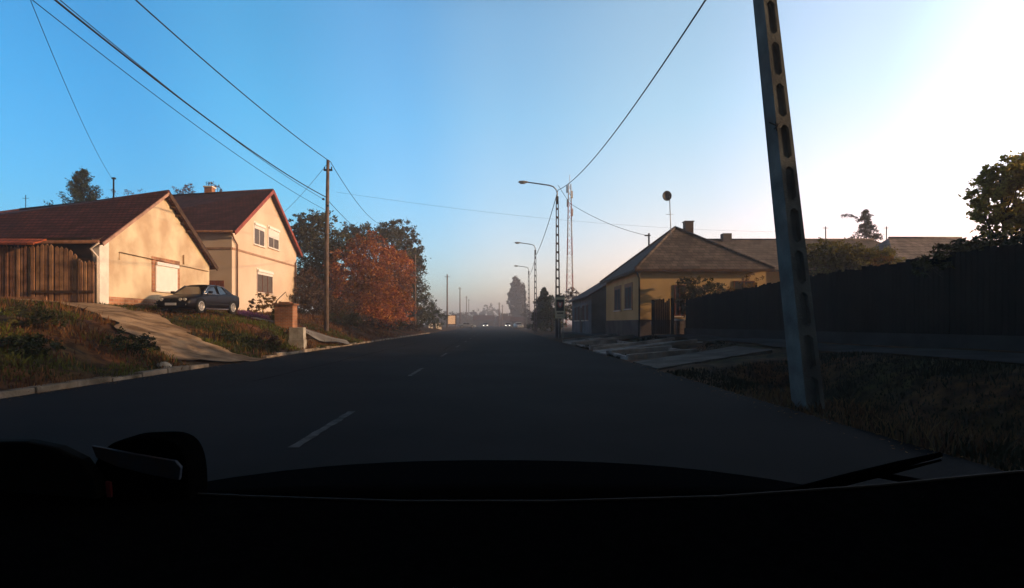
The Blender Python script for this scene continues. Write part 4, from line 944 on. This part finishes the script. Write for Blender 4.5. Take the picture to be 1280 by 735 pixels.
# right side plants
tree((P(880, 0, 31).x+.3, 31.8, .6), [(T(876, 362, 31.6), (1.1, .7, .65)), (T(858, 356, 32), (.55, .6, .5)), (T(898, 366, 31), (.9, .7, .5)), (T(872, 380, 31.8), (1.3, .6, .7))], 6000, .07, L_olive, 'olive bush looking over the fence before the ochre house wall', 'shrub', 'shrub', None, 61, .05, twigs=80)
tree((P(925, 0, 29).x+.5, 30, .6), [(T(925, 364, 30), (1.0, .7, .45)), (T(940, 352, 30), (.5, .6, .4))], 800, .06, L_amber, 'sparse amber shrub over the fence right of the olive bush', 'shrub', 'shrub', None, 62, .04, twigs=150, limbs=24)
tree((P(1045, 0, 27).x, 27, .6), [(T(1048, 330, 27), (1.4, .9, .95)), (T(1032, 318, 27), (.9, .9, .7)), (T(1090, 332, 27), (1.3, .9, .75)), (T(1068, 322, 27), (1.1, .9, .6)), (T(1070, 355, 27), (2.3, .9, .9))], 24000, .075, L_hedge, 'broad olive and yellow hedge rising above the middle of the dark fence', 'hedge', 'hedge', None, 63, .06, twigs=120)
tree((15.2, 26.6, .6), [(T(1098, 330, 26.6), (.9, .7, .6)), (T(1085, 338, 26.6), (.7, .7, .5)), (T(1110, 340, 26.6), (.5, .6, .4))], 2600, .07, L_amber, 'amber shrub at the right end of the broad hedge', 'shrub', 'shrub', None, 67, .04)
tree((15.6, 17.0, .6), [(T(1264, 245, 17), (.95, 1.0, 1.1)), (T(1250, 225, 17), (.55, .7, .5)), (T(1240, 262, 17), (.55, .6, .45)), (T(1268, 285, 17), (.8, .8, .5)), (T(1300, 240, 17), (1.2, 1.1, 1.3))], 12000, .08, L_backlit, 'sunlit amber leaved tree at the right edge above the fence', 'deciduous_tree', 'tree', None, 64, .09, clump=.28, limbs=20)
tree((12.6, 14.2, .6), [(T(1192, 322, 14.3), (.7, .6, .35)), (T(1165, 332, 14.5), (.5, .5, .25)), (T(1218, 316, 14), (.5, .5, .35))], 3000, .06, L_olive, 'loose olive shrub spilling over the fence left of the amber leaved tree', 'shrub', 'shrub', None, 68, .03)
tree((14.0, 14.6, .6), [(T(1240, 318, 15), (1.2, .8, .45)), (T(1285, 308, 15), (1.2, .9, .5)), (T(1262, 345, 15), (1.8, .8, .8))], 4000, .07, L_dark, 'dark bush behind the fence below the amber leaved tree', 'shrub', 'shrub', None, 65, .06)
for i, (x, y) in enumerate(((34.5, -3), (35, 5))):  # unseen trees added to shade the near pole and the left bank
    tree((x, y, .5), [((x, y, 8.5), (2.6, 3.8, 4)), ((x, y+3, 7.5), (2.4, 3, 3)), ((x, y-3, 7.5), (2.4, 3, 3))], 9000, .22, L_olive, ['tall yard tree behind the farm building, nearer the street corner', 'tall yard tree behind the farm building, further along the yard'][i], 'deciduous_tree', 'tree', 'yard trees right of the frame', 160+i, .2)
# right far trees
G2 = 'trees behind the right footpath'
conifer((P(680, 0, 80).x, 80, .2), P(0, 362, 80).z, 2.4, 'dark dense fir left of the roadside sign', 71, ls=.2, n=110, nl=10, upc=-.1, group=G2)
tree((P(676, 0, 84).x, 84, .2), [(T(676, 385, 84), (1.0, 1, 2)), (T(674, 402, 83), (1.2, 1, 1.6))], 3000, .13, L_dark, 'dark leafy tree at the left foot of the fir', 'deciduous_tree', 'tree', G2, 72, .12)
tree((P(690, 0, 70).x, 70, .2), [(T(690, 385, 70), (1.5, 1.4, 1.8)), (T(686, 402, 70), (1.7, 1.4, 1.4)), (T(705, 392, 72), (1.6, 1.4, 1.6))], 6000, .12, L_dark, 'dark green tree behind the roadside sign', 'deciduous_tree', 'tree', G2, 73, .14)
tree((P(722, 0, 78).x, 78, .2), [(T(722, 380, 78), (2.2, 1.4, 1.6)), (T(742, 373, 78), (1.8, 1.4, 1.2)), (T(715, 368, 78), (1.3, 1.3, 1.0))], 3500, .12, L_brown, 'reddish brown tree between the sign and the ochre house', 'deciduous_tree', 'tree', G2, 74, .14, twigs=100, shell=.2)
# distant poplars and hazy trees
L_far = mat('far_leaves', (.05, .048, .03), .9, var=.3, scale=.2, island=.2)
PR = (.8, 1, 1.05, 1.0, .88, .6)
def poplar(px, py, D, rx, label, seed, n=15000, ls=.5, base_y=408):
    top = P(px, py, D); b_ = P(px, base_y, D); h = top.z
    lob = [((top.x+rx*.15*math.sin(k*2), D, h*(.25+.13*k)), (rx*PR[k], rx*PR[k], h*.15)) for k in range(6)]
    tree((top.x, D, 0), lob, n, ls, L_far, label, 'poplar', 'tree', None, seed, .4, clump=.3, shell=.3)
poplar(645, 347, 260, 3.6, 'tall poplar clump with two tops left of the street lamps', 81)
poplar(653, 357, 262, 2.6, 'shorter poplar leaning on the right side of the tall poplar clump', 82, 5000)
G3 = 'hazy trees at the end of the road'
for i, (px, py, D, rx, rz, lab) in enumerate(((611, 380, 420, 8, 7, 'rounded hazy tree in the centre far beyond the road end'), (588, 388, 330, 9, 5, 'wide hazy tree right of the bright board'), (572, 391, 300, 7, 5, 'hazy tree right behind the bright board'), (600, 395, 310, 10, 4, 'low hazy tree mass in front of the centre tree'), (632, 394, 280, 7, 4, 'low dark tree beneath the poplar clump'), (547, 388, 230, 5, 5, 'hazy tree left of the bright board'), (662, 392, 190, 3.5, 4, 'dull tree beside the far street lamps'))):
    c = P(px, py, D); rz2 = c.z*.5
    tree((c.x, D, 0), [((c.x, D, c.z-rz*.8), (rx*.6, rx*.6, rz*.8)), ((c.x-rx*.5, D, c.z-rz*1.3), (rx*.6, rx*.6, rz*.8)), ((c.x+rx*.5, D, c.z-rz*1.2), (rx*.6, rx*.6, rz*.8)), ((c.x, D, rz*.5), (rx, rx*.6, rz*.9))], 4500, .5, L_far, lab, 'deciduous_tree', 'tree', G3, 90+i, .4)
# far building roofs at the end of the road
mfw = mat('far_wall', (.12, .11, .11), .9); mfr = mat('far_roof', (.08, .045, .045), .9)
for i, (px0, px1, py0, D, lab) in enumerate(((592, 617, 394, 250, 'long low red roofed house far off left of the road end'), (622, 640, 395, 240, 'small red roofed house far off below the poplar'), (640, 656, 396, 180, 'low dark roofed house on the right beside the far lamps'))):
    a = P(px0, 409, D).x; b2 = P(px1, 409, D).x; zt = P(0, py0, D).z; r = empty('far_house', ((a+b2)/2, D, 0)); tag(r, lab, 'house', 'small houses at the end of the road')
    w_ = (b2-a)/2
    o = MB().box((-w_, 0, 0), (w_, 8, zt*.55)).build('wall', mfw); o.parent = r
    o = MB().prism([(-w_-.4, -.4, zt*.55), (-w_-.4, 8.4, zt*.55), (-w_-.4, 4, zt)], (2*w_+.8, 0, 0)).build('roof', mfr); fixn(o); o.parent = r
# distant utility poles on the left
for i, (px, D, py, lab) in enumerate(((519, 66, 318, 'slim pole rising out of the grey green tree at the thicket end'), (559, 125, 343, 'nearest hazy utility pole beyond the thicket above the bright board'), (575, 185, 359, 'second hazy utility pole right of the bright board'), (583, 250, 370, 'third hazy utility pole far down the left verge'), (586, 300, 374, 'farthest hazy utility pole on the left verge'), (624, 200, 378, 'slim grey pole left of the poplar trunk'), (628, 230, 381, 'slim grey pole right next to the other thin pole by the poplar'))):
    q = P(px, py, D); r = empty('utility_pole', (q.x, D, 0)); tag(r, lab, 'utility pole', 'utility poles fading down the road')
    o = MB().tube([(0, 0, -.1), (0, 0, q.z)], [.2 if D > 100 else .12, .14 if D > 100 else .09], 6).build('shaft', pole_wood); o.parent = r
    o = MB().box((-.6, -.05, q.z-.6), (.6, .05, q.z-.5)).build('crossarm', iron); o.parent = r
# lit board and pale walls
o_ = (P(565, 0, 120).x, 120, 0); r = empty('billboard', o_); tag(r, 'square sunlit cream billboard on posts beyond the left thicket', 'billboard')
a = P(559.5, 394.5, 120); b2 = P(569.5, 405, 120)
o = face_obj(MB().box((a.x, 119.95, b2.z), (b2.x, 120.05, a.z)), 'board', mat('billboard_cream', (.8, .62, .45), .8, var=.1), r, o_); o.rotation_euler.z = 0
m = MB(); m.box((a.x-.12, 119.9, b2.z-.12), (a.x, 120.1, a.z+.12)); m.box((b2.x, 119.9, b2.z-.12), (b2.x+.12, 120.1, a.z+.12)); m.box((a.x, 119.9, a.z), (b2.x, 120.1, a.z+.12)); m.box((a.x, 119.9, b2.z-.12), (b2.x, 120.1, b2.z)); face_obj(m, 'frame', wood_dk, r, o_)
m = MB(); m.box((a.x, 119.95, -.1), (a.x+.12, 120.05, b2.z-.12)); face_obj(m, 'leg', wood_dk, r, o_); face_obj(MB().box((b2.x-.12, 119.95, -.1), (b2.x, 120.05, b2.z-.12)), 'leg', wood_dk, r, o_)
# aim it square to the sun side of the road
r.rotation_euler.z = R(24)
for (px0, px1, D, lab) in ((536, 541, 96, 'short narrow pale wall segment on the left verge before the billboard'), (544, 553, 98, 'wider low pale wall segment on the left verge before the billboard')):
    a = P(px0, 404, D); b2 = P(px1, 411, D); o_ = (a.x, D, 0)
    r = empty('garden_wall', o_); tag(r, lab, 'wall', 'pale low walls on the left verge'); face_obj(MB().box((a.x, D, 0), (b2.x, D+.25, a.z)), 'wall', white_pl, r, o_); face_obj(MB().box((a.x-.05, D-.05, a.z), (b2.x+.05, D+.3, a.z+.08)), 'cap', plinth_m, r, o_)
    r.rotation_euler.z = R(20)

# ------------------------------------------------------------------ grass and weeds (stuff)
def blades(name, label, region, n, hmin, hmax, m_, seed, dens=None):
    rn = random.Random(seed); V = []; F = []
    xa, xb, ya_, yb_ = region; c = 0; tries = 0
    while c < n and tries < n*6:
        tries += 1
        x = rn.uniform(xa, xb); y = ya_+(yb_-ya_)*rn.random()**1.3
        if dens and rn.random() > dens(x, y): continue
        z = H(x, y)-.01; h = rn.uniform(hmin, hmax)*(0.6+.8*abs(noise.noise(Vector((x*.8, y*.8, 7))))*2); a = rn.uniform(0, 6.283); wd = .006+.0006*y; le = rn.gauss(0, .35)*h; la = rn.uniform(0, 6.283)
        dx, dy = math.cos(a)*wd, math.sin(a)*wd; tx, ty = math.cos(la)*le, math.sin(la)*le
        o = len(V); V += [(x-dx, y-dy, z), (x+dx, y+dy, z), (x+tx*.4+dx*.7, y+ty*.4+dy*.7, z+h*.6), (x+tx, y+ty, z+h)]; F += [(o, o+1, o+2), (o, o+2, o+3)]
        c += 1
    return tag(MB().add(V, F).build(name, m_), label, 'grass', kind='stuff')
def in_drive(x, y):
    cl = [(-8.25, 17.4, 2.0), (-9.5, 17.9, 1.7), (-11, 18.8, 1.4), (-12.8, 20.2, 1.3), (-14.5, 21.6, 1.5), (-16.5, 22.4, 1.3), (-19.5, 22.7, .9)]
    for (a, b_) in zip(cl, cl[1:]):
        for k in range(5):
            t = k/4; cx = a[0]+(b_[0]-a[0])*t; cy = a[1]+(b_[1]-a[1])*t; w_ = a[2]+(b_[2]-a[2])*t
            if (x-cx)**2+(y-cy)**2 < (w_*.95)**2: return True
    return False
def dl(x, y):
    if in_drive(x, y): return 0
    if 30 < x*0+y < 32 and x > -13.2: return 0
    if 24.5 < y < 29.5 and -16.0 < x < -13.4: return .15
    n_ = noise.noise(Vector((x*.45, y*.45, 3)))*.5+.5
    return max(0, min(1, (n_-.40)*5))
def dl2(x, y):
    if in_drive(x, y): return 0
    n_ = noise.noise(Vector((x*.5, y*.5, 13)))*.5+.5
    return max(0, min(1, (n_-.42)*4))*(.45 if 19 < y < 29 and x < -9 else 1)
G_green = mat('grass_green', (.12, .13, .022), .8, island=.4, spec=.1, trans=.3, col2=(.03, .035, .01), scale=.5)
G_dry = mat('grass_dry_red', (.19, .08, .03), .8, island=.45, spec=.1, trans=.3, col2=(.11, .055, .025), scale=.8)
blades('grass', 'short green grass covering the left bank', (-20, -8.3, 7, 36), 45000, .05, .17, G_green, 1, dl)
blades('dry_weeds', 'reddish dry weeds scattered over the left bank', (-19, -8.22, 7, 50), 20000, .08, .26, G_dry, 2, dl2)
blades('verge_grass', 'dull grass on the right verge and ditch', (4.35, 8.7, 4, 34), 26000, .04, .14, mat('grass_dull', (.022, .023, .012), .85, island=.4, spec=.1, trans=.2), 3, lambda x, y: 0 if (14.5 < y < 20 or 22 < y < 27 or y > 31) else max(0, min(1, (noise.noise(Vector((x*.8, y*.8, 23)))*.5+.35)*1.6)))
blades('pole_weeds', 'brown weeds round the foot of the leaning concrete pole', (4.25, 5.8, 5.4, 10.5), 3500, .05, .16, mat('weeds_brown', (.12, .07, .035), .85, island=.4, spec=.1, trans=.2), 4)
rn = random.Random(17); V = []; F = []
for k in range(5200):
    side = rn.random()
    if side < .45: x = -8.2+abs(rn.gauss(0, .22)); y = rn.uniform(7, 60); z = .012
    elif side < .8: x = rn.uniform(-16, -8.4); y = rn.uniform(8, 40); z = H(x, y)+.03
    else: x = 4.3-abs(rn.gauss(0, .25)); y = rn.uniform(5, 45); z = .012
    leaf_quad(V, F, Vector((x, y, z+.012)), rn.uniform(.012, .035), rn)
    for q in range(4):
        v = V[-1-q]; V[-1-q] = (v[0], v[1], z+abs(v[2]-z)*.3+.004)
tag(MB().add(V, F).build('fallen_leaves', mat('fallen_leaves', (.22, .11, .04), .85, island=.5, spec=.1)), 'small fallen brown leaves along both road edges and on the left bank', 'leaves', kind='stuff')
# leafy weed clumps on the near left bank
for i, (x, y, rx, rz, mm_, lab) in enumerate(((-9.9, 15.0, .55, .3, L_dark, 'dark green weed clump at the near corner of the driveway'), (-10.4, 21.6, .5, .25, L_dark, 'dark weed clump on the far side of the driveway'), (-9.1, 21.9, .4, .2, L_olive, 'olive weed tuft near the kerb past the driveway'), (-12.0, 14.0, .8, .3, L_olive, 'broad olive weed patch on top of the near bank'), (-10.2, 11.8, .7, .28, L_dark, 'dark weed patch low on the near bank'), (-9.6, 23.3, .45, .4, L_brown, 'rusty brown weeds just left of the culvert block'), (-10.0, 27.5, .6, .35, L_brown, 'rusty brown weeds below the brick pillar'))):
    z = H(x, y); tree((x, y, z), [((x, y, z+rz*.6), (rx, rx*.8, rz)), ((x+rx*.7, y+.2, z+rz*.4), (rx*.6, rx*.6, rz*.7))], 1400, .04, mm_, lab, 'weed_clump', 'weeds', 'weed clumps on the left bank', 110+i, .01, limbs=4, twigs=30)

# ------------------------------------------------------------------ cars
rubber = mat('tyre_rubber', (.015, .015, .015), .9); rimm = mat('alloy_rim', (.5, .46, .40), .35, metal=.6); carglass = mat('car_glass', (.012, .014, .016), .05, spec=.9)
chrome = mat('chrome', (.6, .6, .6), .2, metal=1.0); headl = mat('headlight_glass', (.75, .7, .6), .12, spec=1); black_pl = mat('black_plastic', (.012, .012, .012), .7); platem = mat('plate_white', (.6, .6, .6), .5)
red_l = mat('tail_lamp_red', (.3, .01, .01), .3)
def loft(mb, rings, smooth=True, caps=True):
    n = len(rings[0]); V = [p for r_ in rings for p in r_]; F = []
    for i in range(len(rings)-1):
        for k in range(n): F.append((i*n+k, i*n+(k+1) % n, (i+1)*n+(k+1) % n, (i+1)*n+k))
    mb.add(V, F, smooth)
    if caps: o = len(mb.v)-len(V); mb.f += [tuple(o+k for k in range(n))[::-1], tuple(o+len(V)-n+k for k in range(n))]; mb.sm += [False, False]
def make_car(paint, loc, rz, label, headon=False, detail=True, group=None):
    """saloon, front towards -Y, origin on the ground at its middle"""
    r = empty('parked_car' if not headon else 'oncoming_car', loc, rz); tag(r, label, 'car', group)
    # lower body rings along the length: (y, halfwidth at belt, z sill, z belt, halfwidth at deck)
    st = [(-2.26, .62, .34, .55, .50), (-2.20, .74, .27, .62, .60), (-2.02, .83, .22, .70, .66), (-1.5, .87, .20, .80, .70), (-.85, .88, .20, .90, .73), (-.2, .885, .20, .94, .76), (.6, .885, .20, .97, .76), (1.25, .88, .21, .99, .75), (1.8, .86, .24, .98, .72), (2.12, .80, .30, .95, .68), (2.24, .70, .38, .85, .60)]
    rings = []
    for (y, hw, zs, zb_, hd) in st:
        zm = (zs+zb_)/2
        rings.append([(x, y, z) for x, z in ((-hw*.90, zs), (hw*.90, zs), (hw*.98, zs+.08), (hw*1.0, zm), (hw*.985, zb_-.12), (hw*.95, zb_-.04), (hd*.98, zb_), (0, zb_+.02), (-hd*.98, zb_), (-hw*.95, zb_-.04), (-hw*.985, zb_-.12), (-hw*1.0, zm), (-hw*.98, zs+.08))])
    mb = MB(); loft(mb, rings)
    # roof skin
    rr_ = []
    for (y, hw, z) in ((-.36, .56, 1.325), (-.1, .58, 1.385), (.3, .585, 1.41), (.7, .575, 1.395), (1.0, .55, 1.345)):
        rr_.append([(hw, y, z-.035), (hw*.8, y, z), (0, y, z+.02), (-hw*.8, y, z), (-hw, y, z-.035), (-hw*.8, y, z-.045), (0, y, z-.03), (hw*.8, y, z-.045)])
    loft(mb, rr_)
    # pillars: A, B, C
    for sx in (-1, 1):
        mb.beam((sx*.70, -1.05, .90), (sx*.565, -.35, 1.32), .06, .05); mb.beam((sx*.755, .28, .93), (sx*.60, .26, 1.38), .05, .08); 
        mb.prism([(sx*.74, 1.12, .95), (sx*.73, 1.72, .96), (sx*.56, 1.02, 1.35), (sx*.565, .88, 1.365)], (-sx*.04, 0, 0))
    body = mb.build('body', paint); fixn(body); body.parent = r
    # greenhouse glass
    mb = MB()
    bt = [(-.69, -1.08, .885), (.69, -1.08, .885), (.74, .3, .93), (.73, 1.0, .955), (.66, 1.62, .975), (-.66, 1.62, .975), (-.73, 1.0, .955), (-.74, .3, .93)]
    tp_ = [(-.535, -.36, 1.305), (.535, -.36, 1.305), (.575, .3, 1.37), (.56, .7, 1.355), (.53, 1.0, 1.315), (-.53, 1.0, 1.315), (-.56, .7, 1.355), (-.575, .3, 1.37)]
    n = 8; mb.add(bt+tp_, [(k, (k+1) % n, (k+1) % n+n, k+n) for k in range(n)]); o = mb.build('windows', carglass); fixn(o); o.parent = r
    for sx in (-1, 1):
        m_ = MB().tube([(sx*.762, -.98, .915), (sx*.775, .3, .945), (sx*.75, 1.3, .965)], .012, 5); m_.tube([(sx*.735, -.95, .93), (sx*.60, -.33, 1.32), (sx*.61, .3, 1.385), (sx*.57, .95, 1.335), (sx*.70, 1.5, .99)], .012, 5)
        o = m_.build('window_trim', chrome); o.parent = r
        for yw in (-1.38, 1.35):
            wh = MB(); xx = sx*.80
            V = []; N = 24; prof = [(.20, -.10), (.29, -.10), (.32, -.07), (.32, .07), (.29, .10), (.20, .10)]
            for (rad, dx) in prof:
                for k in range(N): a = 2*math.pi*k/N; V.append((xx+sx*dx, yw+rad*math.cos(a), .32+rad*math.sin(a)))
            wh.add(V, [(j*N+k, j*N+(k+1) % N, (j+1)*N+(k+1) % N, (j+1)*N+k) for j in range(5) for k in range(N)], True)
            o = wh.build('wheel', rubber); fixn(o); o.parent = r; wo = o
            rm_ = MB(); 
            rm_.tube([(xx+sx*.02, yw, .32), (xx+sx*.09, yw, .32)], .06, 10)
            for k in range(10):
                a = 2*math.pi*k/10; rm_.beam((xx+sx*.075, yw, .32), (xx+sx*.085, yw+.2*math.cos(a), .32+.2*math.sin(a)), .035, .035, up=(1, 0, 0))
            V = []; 
            for (rad, dx) in ((.205, .02), (.225, .10), (.19, .105), (.18, .02)):
                for k in range(N): a = 2*math.pi*k/N; V.append((xx+sx*dx, yw+rad*math.cos(a), .32+rad*math.sin(a)))
            rm_.add(V, [(j*N+k, j*N+(k+1) % N, (j+1)*N+(k+1) % N, (j+1)*N+k) for j in range(3) for k in range(N)], True)
            o = rm_.build('rim', rimm); fixn(o); o.parent = wo
            # wheel arch
            ar = MB(); V = []; 
            for k in range(13):
                a = math.pi*k/12; 
                for (rad, dx) in ((.34, .095), (.37, .10)): V.append((sx*.80+sx*dx, yw+rad*math.cos(a), .33+rad*math.sin(a)))
            ar.add(V, [(2*k, 2*k+1, 2*k+3, 2*k+2) for k in range(12)]); o = ar.build('wheel_arch', black_pl); o.modifiers.new('s', 'SOLIDIFY').thickness = .02; o.parent = r
        m_ = MB(); hm = headl if not headon else mat('headlight_lit', (1, .9, .75), .3, emit=(1, .9, .75, 3.5))
        m_.tube([(sx*.62, -2.16, .585), (sx*.62, -2.235, .585)], .075, 14); m_.tube([(sx*.44, -2.2, .585), (sx*.44, -2.262, .585)], .07, 14)
        o = m_.build('headlight', hm); o.parent = r
        o = MB().box((sx*.64-.05, -2.225, .34), (sx*.64+.05, -2.19, .41)).build('fog_lamp', headl); o.parent = r
        o = MB().box((sx*.60-.12, 2.18, .66), (sx*.60+.12, 2.24, .80)).build('tail_lamp', red_l); o.parent = r
        m_ = MB(); m_.box((sx*.93-.09, -.78, .93), (sx*.93+.09, -.66, 1.05)); m_.box((sx*.82-.05, -.74, .93), (sx*.82+.05, -.70, .96)); o = m_.build('mirror', paint, bevel=.02); o.parent = r
        o = MB().box((sx*.885-.012, -1.0, .42), (sx*.885+.012, 1.0, .46)).build('side_trim', black_pl); o.parent = r
        o = MB().box((sx*.80-.06, -1.0, .19), (sx*.80+.06, 1.0, .235)).build('sill_strip', chrome if detail else black_pl); o.parent = r
        for yd in (-.1, .78): o = MB().box((sx*.885-.02, yd, .78), (sx*.885+.015, yd+.16, .81)).build('door_handle', black_pl); o.parent = r
    for sx in (-1, 1):
        o = MB().box((sx*.17-.14, -2.275, .50), (sx*.17+.14, -2.20, .64)).build('grille', black_pl, bevel=.02); o.parent = r
    m_ = MB().box((-.80, -2.26, .40), (.80, -2.10, .44)); o = m_.build('bumper_strip', black_pl, bevel=.015); o.parent = r
    o = MB().box((-.26, -2.285, .33), (.26, -2.262, .44)).build('number_plate', platem); o.parent = r
    return r
paint_blk = mat('black_paint', (.005, .003, .004), .42, spec=.15)
cz = H(-14.75, 27.4, False)+.02
make_car(paint_blk, (-14.42, 27.35, cz-.02), R(-4), 'black saloon with light alloy wheels parked on the bank before the farmhouse gable')
paint_gry = mat('silver_paint', (.28, .30, .32), .3, spec=.5); paint_dk = mat('dark_blue_paint', (.02, .025, .04), .3, spec=.5)
paint_wh = mat('white_paint', (.5, .5, .5), .3, spec=.5)
def far_x(px, D): return (px-620)/700*D
make_car(paint_gry, (far_x(584, 150)+0, 150, 0), R(90), 'small silver car crossing beyond the billboard at the far left of the road', group='cars far down the road', detail=False)
make_car(paint_dk, (far_x(607, 170), 170, 0), R(0), 'dark car with lit headlights coming towards the camera down the road', headon=True, group='cars far down the road', detail=False)
make_car(paint_dk, (far_x(635, 165), 165, 0), R(-4), 'distant car with headlights on below the poplar', headon=True, group='cars far down the road', detail=False)
make_car(paint_wh, (far_x(648, 130), 130, .05), R(10), 'pale car parked by the right kerb far down the road', group='cars far down the road', detail=False)

# ------------------------------------------------------------------ the camera car: bonnet, wiper, dashboard (all in deep shade)
car_dk = mat('bonnet_black', (.0035, .004, .005), .95, spec=0); dash_m = mat('dashboard_black', (.0018, .0018, .002), .95, var=.3, scale=60, spec=.0, bump=.3, bscale=400); refl_m = mat('pillar_grey', (.006, .0065, .0065), .95, var=.3, scale=20, spec=.05)
V = []; nxs, nys = 24, 10
for j in range(nys+1):
    t = j/nys
    for i in range(nxs+1):
        u = -1+2*i/nxs; D = .95+.72*t*(1-.30*u*u); x = u*.92*(1-.08*t); z = .965-.05*t-.075*t*t-.09*u**4
        V.append((x, D, z))
F = [(j*(nxs+1)+i, j*(nxs+1)+i+1, (j+1)*(nxs+1)+i+1, (j+1)*(nxs+1)+i) for j in range(nys) for i in range(nxs)]
o = MB().add(V, F, True).build('car_bonnet', car_dk); s_ = o.modifiers.new('s', 'SOLIDIFY'); s_.thickness = .03; s_.offset = -1
tag(o, 'black curved bonnet of the camera car at the bottom of the view', 'bonnet')
# dashboard
dr = empty('car_dashboard', (0, .6, .9)); tag(dr, 'unlit black dashboard of the camera car along the lower edge', 'dashboard')
def dpt(px, py, D): return P(px, py, D)-Vector((0, .6, .9))
edge = [(-80, 592), (0, 600), (60, 606), (140, 612), (230, 618), (310, 622), (500, 628), (690, 628), (900, 622), (1100, 608), (1180, 600), (1262, 592), (1360, 584)]
far_ = [dpt(px, py, .74) for px, py in edge]; near_ = [Vector((v.x*.8, -.5, v.z+.01)) for v in far_]; low = [Vector((v.x, v.y, v.z-.12)) for v in far_]
n = len(edge); mb = MB(); mb.add(near_+far_+low, [(k, k+1, k+1+n, k+n) for k in range(n-1)]+[(k+n, k+1+n, k+1+2*n, k+2*n) for k in range(n-1)], True)
o = mb.build('top_panel', dash_m); o.parent = dr
mb = MB().tube([v+Vector((0, .0, .001)) for v in far_], .0022, 6); o = mb.build('edge_trim', mat('dash_edge', (.008, .008, .008), .8)); o.parent = dr
# added hood carrying windscreen reflections built as a strip and a red mark
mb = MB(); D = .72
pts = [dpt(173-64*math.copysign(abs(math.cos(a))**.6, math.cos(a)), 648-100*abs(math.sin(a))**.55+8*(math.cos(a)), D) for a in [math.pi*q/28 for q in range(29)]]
mb.prism(pts, (0, .05, 0)); o = mb.build('instrument_hood', dash_m, bevel=.006); fixn(o); o.parent = dr; refl_hood = o
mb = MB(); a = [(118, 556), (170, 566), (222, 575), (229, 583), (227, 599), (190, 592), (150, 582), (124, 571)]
mb.prism([dpt(px, py, .712) for px, py in a], (0, -.006, 0)); o = mb.build('pale_strip', mat('strip_metal', (.02, .034, .055), .6, spec=.1, col2=(.04, .03, .03), scale=30), bevel=.001); fixn(o); o.parent = refl_hood
mb = MB(); mb.prism([dpt(px, py, .712) for px, py in ((134, 601), (140, 602), (142, 628), (137, 630))], (0, -.004, 0)); o = mb.build('red_marker', mat('red_plastic', (.10, .006, .01), .6)); fixn(o); o.parent = refl_hood
mb = MB(); mb.prism([dpt(px, py, .70) for px, py in ((-70, 560), (-20, 552), (30, 552), (70, 560), (100, 575), (118, 600), (124, 640), (60, 640), (-70, 642))], (0, .02, 0)); o = mb.build('pillar_trim', refl_m, bevel=.004); fixn(o); o.parent = dr  # pillar reflection in the windscreen, modelled as a solid grey plate
# the cabin round the camera: roof, back and doors keep the skylight off the dashboard
cb = empty('car_cabin', (0, -.6, 0)); tag(cb, 'dark closed cabin of the camera car round and behind the viewer', 'car cabin')
for nm, a, b2 in (('roof', (-.78, -1.6, 1.52), (.78, .30, 1.56)), ('rear_wall', (-.78, -1.64, .3), (.78, -1.6, 1.56)), ('floor', (-.78, -1.6, .28), (.78, .9, .32)), ('door', (-.82, -1.6, .3), (-.78, .8, .98)), ('door', (.78, -1.6, .3), (.82, .8, .98))):
    o = MB().box((a[0], a[1]+.6, a[2]), (b2[0], b2[1]+.6, b2[2])).build(nm, dash_m, bevel=.01); o.parent = cb
# wiper
wr = empty('windscreen_wiper', P(1000, 620, .88)); tag(wr, 'black windscreen wiper blade lying across the lower right of the view', 'wiper')
wp = [P(px, py, .88) for px, py in ((822, 645), (900, 633), (985, 616), (1060, 597), (1120, 582), (1176, 568))]
L = -P(1000, 620, .88)
for (nm, r_, off) in (('blade', .0065, 0), ('rubber_edge', .003, -.009)):
    mb = MB().tube([p+L+Vector((0, 0, off)) for p in wp], [r_*.6, r_, r_, r_*1.1, r_, r_*.6], 8); o = mb.build(nm, dash_m); o.parent = wr
mb = MB().tube([P(1340, 640, .84)+L, P(1200, 612, .86)+L, P(1090, 592, .872)+L], [.008, .006, .005], 8); o = mb.build('arm', dash_m); o.parent = wr

# ------------------------------------------------------------------ haze
hz = MB().box((-1000, -70, -2), (1000, 1010, 34)).build('haze', None); tag(hz, 'thin blue morning haze lying over the street', 'haze', kind='stuff')
mh = bpy.data.materials.new('haze'); mh.use_nodes = True; nt = mh.node_tree; nt.nodes.clear()
oo = nt.nodes.new('ShaderNodeOutputMaterial'); pv = nt.nodes.new('ShaderNodeVolumePrincipled'); pv.inputs['Color'].default_value = (.88, .89, .93, 1)
pv.inputs['Density'].default_value = .0017; pv.inputs['Anisotropy'].default_value = .3
nt.links.new(pv.outputs[0], oo.inputs['Volume']); hz.data.materials.append(mh)
